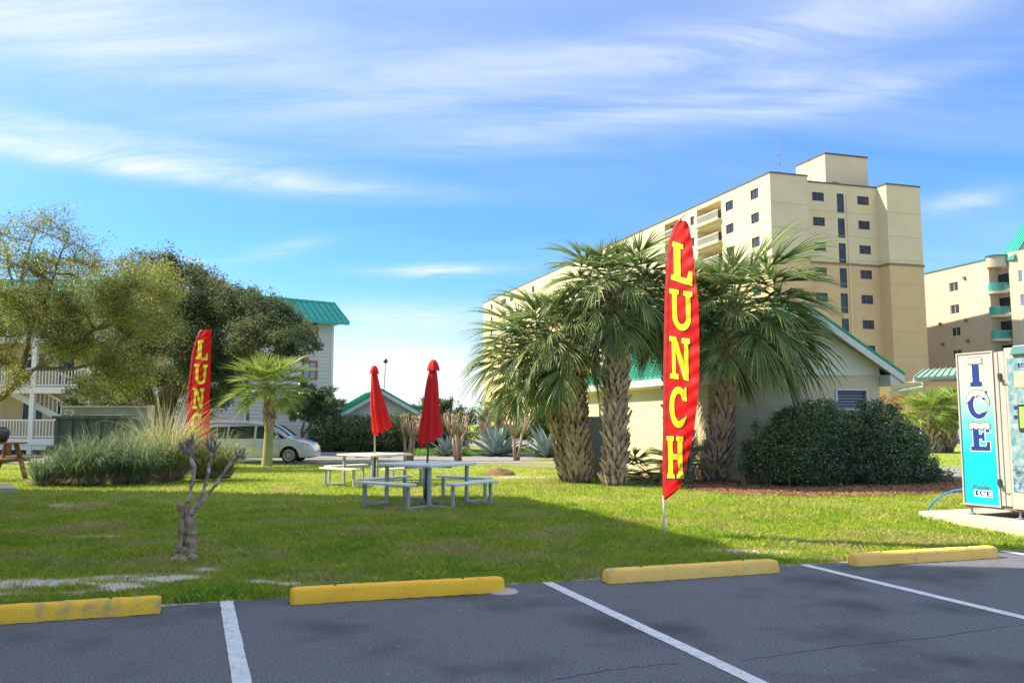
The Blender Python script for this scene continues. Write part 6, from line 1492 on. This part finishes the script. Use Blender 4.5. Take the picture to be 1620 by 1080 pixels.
# white post sign far away, grey utility cabinet between the palm trunks
def bits():
    Y = 62; p = PY(841, 692, Y); t = empty('post_sign', (p.x, Y, -.2), 'small white notice on a post beyond the rear bed', 'sign')
    m = MB(); m.obox((p.x-.04, Y, -.25), (.08, 0, 0), (0, .08, 0), (0, 0, 1.9)); m.build('post', mat('tan_post', (.55, .45, .33), .8), t); a = PY(841, 680, Y); m = MB(); m.obox((p.x-.22, Y-.04, a.z), (.44, 0, 0), (0, .03, 0), (0, 0, .62)); m.build('board', FRAME_W, t)
    Y = 23.0; p = PY(943, 700, Y); t = empty('utility_cabinet', (p.x, Y, 0), 'grey utility cabinet half hidden between the palm trunks', 'cabinet')
    m = MB(); m.box((p.x, Y, .85), (.8, .5, 1.7)); m.build('case', mat('cabinet_grey', (.32, .34, .34), .6), t, bevel=.02); m = MB(); m.box((p.x, Y-.26, .88), (.66, .02, 1.5)); dd = m.build('door', mat('cabinet_grey'), t, bevel=.005)
    m = MB(); m.box((p.x+.24, Y-.285, .9), (.03, .03, .16)); m.build('handle', mat('dark_seam'), dd)
bits()

# ------------------------------------------------------------------ ice machine
def ice_machine():
    far = PZ(1526, 797, .27); dd = math.radians(25); d = Vector((math.sin(dd), -math.cos(dd), 0)); n = Vector((-d.y, d.x, 0))*-1; n = Vector((-math.cos(dd), -math.sin(dd), 0)); bk = -n
    f = Face(far, d, n); zt = PY(1512.5, 559.5, far.y).z; zb = .27; Wm = 1.9; dep = 1.15
    t = empty('ice_machine', (far.x, far.y, .12), 'tall white ice vending machine with blue ICE sign at the right edge', 'vending machine')
    GREY = mat('machine_grey', (.42, .41, .38), .45, color2=(.46, .45, .42), scale=2, spec=.5)
    m = MB(); m.obox(f.p(0, zb, -.03), f.d*Wm, bk*dep, Vector((0, 0, zt-zb-.02))); m.build('cabinet', GREY, t)
    u1 = .60
    # sign panel: white to turquoise gradient is printed on it
    SG = bpy.data.materials.new('ice_sign_print'); SG.use_nodes = True; nt = SG.node_tree; N = nt.nodes; Lk = nt.links; p = N['Principled BSDF']; p.inputs['Roughness'].default_value = .35
    g = N.new('ShaderNodeNewGeometry'); s = N.new('ShaderNodeSeparateXYZ'); Lk.new(g.outputs['Position'], s.inputs[0]); mr = N.new('ShaderNodeMapRange'); mr.inputs[1].default_value = zb; mr.inputs[2].default_value = zt; Lk.new(s.outputs[2], mr.inputs[0])
    cr = N.new('ShaderNodeValToRGB'); Lk.new(mr.outputs[0], cr.inputs[0]); e = cr.color_ramp.elements; e[0].position = 0; e[0].color = (.005, .46, .56, 1); e[1].position = 1; e[1].color = (.58, .57, .46, 1)
    q = e.new(.34); q.color = (.008, .50, .60, 1); q = e.new(.55); q.color = (.14, .52, .55, 1); q = e.new(.72); q.color = (.42, .57, .50, 1); Lk.new(cr.outputs[0], p.inputs['Base Color'])
    m = MB(); m.obox(f.p(.02, zb+.02, -.025), f.d*(u1-.04), Vector((0, 0, zt-zb-.04)), f.n*.035); sp = m.build('sign_panel', SG, t)
    FR_ = mat('panel_frame', (.50, .44, .42), .5); m = MB(); w = .022
    for (a, b, c, e_) in ((0, u1, zb, zb+w), (0, u1, zt-w, zt), (0, w, zb+w, zt-w), (u1-w, u1, zb+w, zt-w)): m.obox(f.p(a, c, -.025), f.d*(b-a), Vector((0, 0, e_-c)), f.n*.05)
    m.build('panel_frame', FR_, t)
    NV = mat('navy_print', (.004, .035, .22), .5); SN = mat('snow_print', (.62, .60, .50), .6); OL = mat('print_outline', (.12, .12, .22), .5)
    mp = lambda off: (lambda x, z: f.p(x, z, .012+off))
    def hz(px, py): return f.hit(px, py)
    boxes = []
    for ch, (xa, ya), (xb, yb) in (('I', (1533.5, 568), (1555, 611)), ('C', (1530, 618), (1566, 662)), ('E', (1535, 670), (1568, 713))):
        ua, za = hz(xa, ya); ub, zb_ = hz(xb, yb); boxes.append((ch, ua, ub, zb_, za))
    for (ch, ua, ub, z0, z1) in boxes:
        glyph(ch, (ua, ub, z0, z1), mp(.0005), mat('white_print', (.8, .85, .85), .5), 'letter_outline', sp, grow=.011, cuts=False); l = glyph(ch, (ua, ub, z0, z1), mp(.002), NV, 'letter', sp, cuts=False); l['label'] = 'navy letter '+ch
        # snow cap: lumpy band over the top of the letter
        n_ = 16; top = []; low = []; rr = random.Random(ord(ch)); hh = (z1-z0)
        for i in range(n_+1):
            s_ = i/n_; u = ua-.008+(ub-ua+.016)*s_
            arch = .0 if ch != 'C' else -.34*hh*(abs(2*s_-1)**2.4)
            top.append((u, z1+.012+arch+.006*math.sin(s_*9)-(.02 if i in (0, n_) else 0))); low.append((u, z1-.15*hh+arch*(.9)-.028*hh*(1+math.sin(s_*23+ord(ch)))))
        P = top+low[::-1]
        if ch == 'C': P = [(x, z) for x, z in P]
        for (gr_, off, mm, nm) in ((.011, .0035, OL, 'snow_outline'), (0, .005, SN, 'snow_cap')):
            Q = offset_poly(P, gr_) if gr_ else P; b = MB(); b.add([f.p(x, z, .012+off) for x, z in Q], [tuple(range(len(Q)))]); b.build(nm, mm, sp)
    # small maker's line: script word over ICE
    (ua, za), (ub, zb_) = hz(1543, 775), hz(1570, 785); wdt = ub-ua
    m = MB(); m.add([f.p(ua-.01, zb_-.015, .0125), f.p(ub+.01, zb_-.015, .0125), f.p(ub+.01, za+.01, .0125), f.p(ua-.01, za+.01, .0125)], [(0, 1, 2, 3)]); m.build('print_patch', mat('white_print'), sp)
    for i, ch in enumerate('ICE'):
        x = ua+wdt*(0, .28, .66)[i]; glyph(ch, (x, x+wdt*(.22, .36, .34)[i], zb_, za), mp(.002), NV, 'letter', sp, cuts=False)
    cu = bpy.data.curves.new('word', 'FONT'); cu.body = 'Kooler'; cu.size = 1; cu.shear = .45; cu.offset = .012; to = bpy.data.objects.new('word', cu); col.objects.link(to)
    dg = bpy.context.evaluated_depsgraph_get(); me = bpy.data.meshes.new_from_object(to.evaluated_get(dg)); bpy.data.objects.remove(to)
    xs_ = [v.co.x for v in me.vertices]; w0, w1 = min(xs_), max(xs_); (uk, zk), (uk2, _) = hz(1539, 772), hz(1569, 772)
    po = Vector(sp['_o']); k = (uk2-uk)/(w1-w0)
    for v in me.vertices: v.co = f.p(uk+(v.co.x-w0)*k, zk+v.co.y*k*.85, .014)-po
    me.materials.clear(); me.materials.append(mat('print_outline')); o = obj('lettering', me, sp)
    # grey service door beside the sign, with two latches
    u2 = .79
    m = MB(); m.obox(f.p(u1+.012, zb+.03, -.02), f.d*(.055), Vector((0, 0, zt-zb-.06)), f.n*.03); m.build('hinge_strip', GREY, t)
    m = MB(); m.obox(f.p(u1+.08, zb+.03, -.02), f.d*(u2-u1-.1), Vector((0, 0, zt-zb-.05)), f.n*.03); sd = m.build('service_door', GREY, t, bevel=.006)
    for py in (597, 764):
        u, z = f.hit(1582.5, py); m = MB(); m.obox(f.p(u-.02, z-.03, .0), f.d*.05, Vector((0, 0, .09)), f.n*.035); m.obox(f.p(u+.01, z-.07, .035), f.d*.03, Vector((0, 0, .07)), f.n*.02); m.tube([f.p(u+.02, z-.05, .05), f.p(u+.06, z-.06, .09), f.p(u+.10, z-.045, .09)], .008, 6); m.build('latch', mat('latch_dark', (.08, .08, .08), .4, metal=.5), sd)
    # display door: frame, screen graphics panel, notices
    m = MB(); m.obox(f.p(u2, zb+.0, -.02), f.d*(Wm-u2), Vector((0, 0, zt-zb+.02)), f.n*.06); dr = m.build('display_door', GREY, t, bevel=.008)
    ICEB = mat('ice_photo_print', (.09, .26, .32), .25, color2=(.36, .46, .50), scale=9, detail=8, n2=(5, (.03, .12, .2), .6, .7)); zt2 = zt-.14
    m = MB(); m.obox(f.p(u2+.04, zb+.62, .04), f.d*(Wm-u2-.1), Vector((0, 0, zt2-zb-.62)), f.n*.008); gp = m.build('graphic_panel', ICEB, dr)
    m = MB(); m.obox(f.p(u2+.04, zb+.25, .04), f.d*(Wm-u2-.1), Vector((0, 0, .36)), f.n*.008); m.build('lower_graphic', mat('dark_ice_print', (.04, .08, .14), .3, color2=(.35, .5, .6), scale=14, detail=8), dr)
    u, z = f.hit(1612, 600); m = MB(); m.obox(f.p(u-.04, z-.12, .049), f.d*.5, Vector((0, 0, .24)), f.n*.004); m.build('price_notice', mat('cream_notice', (.45, .43, .34), .6), gp)
    u, z = f.hit(1613, 578)
    for i, ch in enumerate('ICE'): glyph(ch, (u+.05*i, u+.05*i+.042, z-.03, z+.03), mp(.04), NV, 'letter', gp, cuts=False)
    for i, py in enumerate((645, 660, 675)): u, z = f.hit(1610, py); m = MB(); m.obox(f.p(u-.02, z-.02, .049), f.d*.05, Vector((0, 0, .05)), f.n*.004); m.build('instruction_sticker', NV if i < 2 else FRAME_W, gp)
    u, z = f.hit(1616, 660); m = MB(); m.obox(f.p(u-.01, z-.2, .049), f.d*.45, Vector((0, 0, .4)), f.n*.02); bz = m.build('screen_bezel', mat('latch_dark'), gp, bevel=.03); m = MB(); m.obox(f.p(u+.02, z-.15, .07), f.d*.38, Vector((0, 0, .3)), f.n*.003); m.build('screen', mat('green_label', (.35, .65, .12), .4), bz)
    # hood above the display
    m = MB(); m.obox(f.p(u2+.12, zt-.09, .04), f.d*(Wm-u2-.12), Vector((0, 0, .13))+f.d*.05, f.n*.05); m.build('hood', mat('hood_teal', (.12, .28, .30), .4), t, bevel=.01)
    m = MB(); m.obox(f.p(0, zb-.03, -.01), f.d*Wm, Vector((0, 0, .028)), bk*.3); m.build('base_rail', mat('rail_rust', (.22, .16, .13), .7), t)
    for u in (.06, .82, Wm-.1):
        for o_ in (-.08, -dep+.12): m = MB(); c = f.p(u, 0, o_); m.tube([(c.x, c.y, .125), (c.x, c.y, .14), (c.x, c.y, .145), (c.x, c.y, zb-.03)], [.05, .05, .018, .018], 10); m.build('foot', mat('steel', (.4, .4, .42), .4, metal=.6), t)
    # pad
    pa = PZ(1453, 808, .12); pb = PZ(1620, 834, .12); e = (pb-pa).normalized(); c0 = pa; c1 = pa+e*3.6; far2 = PZ(1528, 802, .12); 
    t2 = empty('concrete_pad', (c0.x, c0.y, 0), 'pale concrete slab under the ice machine', 'concrete slab'); r = Vector((.9, .35, 0)); m = MB(); m.prism([(c0.x, c0.y, .0), (c1.x, c1.y, .0), (c1.x+3.4*r.x, c1.y+3.4*r.y, .0), (c0.x+3.4*r.x, c0.y+3.4*r.y, .0)], (0, 0, .12)); m.build('slab', CONC, t2, bevel=.01)
    # hose
    hp = [PY(1528, 773, far.y-.02), PY(1515, 774, far.y+.1), PY(1500, 778, far.y+.3), PY(1486, 786, far.y+.5), PY(1478, 793, far.y+.65), PY(1470, 801, far.y+.8)]
    t3 = empty('water_hose', tuple(PZ(1470, 803)), 'bright blue water hose arching from the ice machine into the grass', 'hose'); Q = []
    for i in range(len(hp)-1):
        for k in range(4): Q.append(hp[i].lerp(hp[i+1], k/4))
    Q.append(hp[-1]); lastp = Q[-1]; Q.append(Vector((lastp.x-.05, lastp.y+.05, -.02)))
    for _ in range(3): Q = [Q[0]]+[(Q[i-1]+Q[i]*2+Q[i+1])/4 for i in range(1, len(Q)-1)]+[Q[-1]]
    m = MB(); m.tube(Q, .013, 10); m.build('hose_tube', mat('hose_blue', (.02, .22, .75), .4), t3, True)
ice_machine()
for o in list(bpy.data.objects):
    if '_o' in o.keys(): del o['_o']
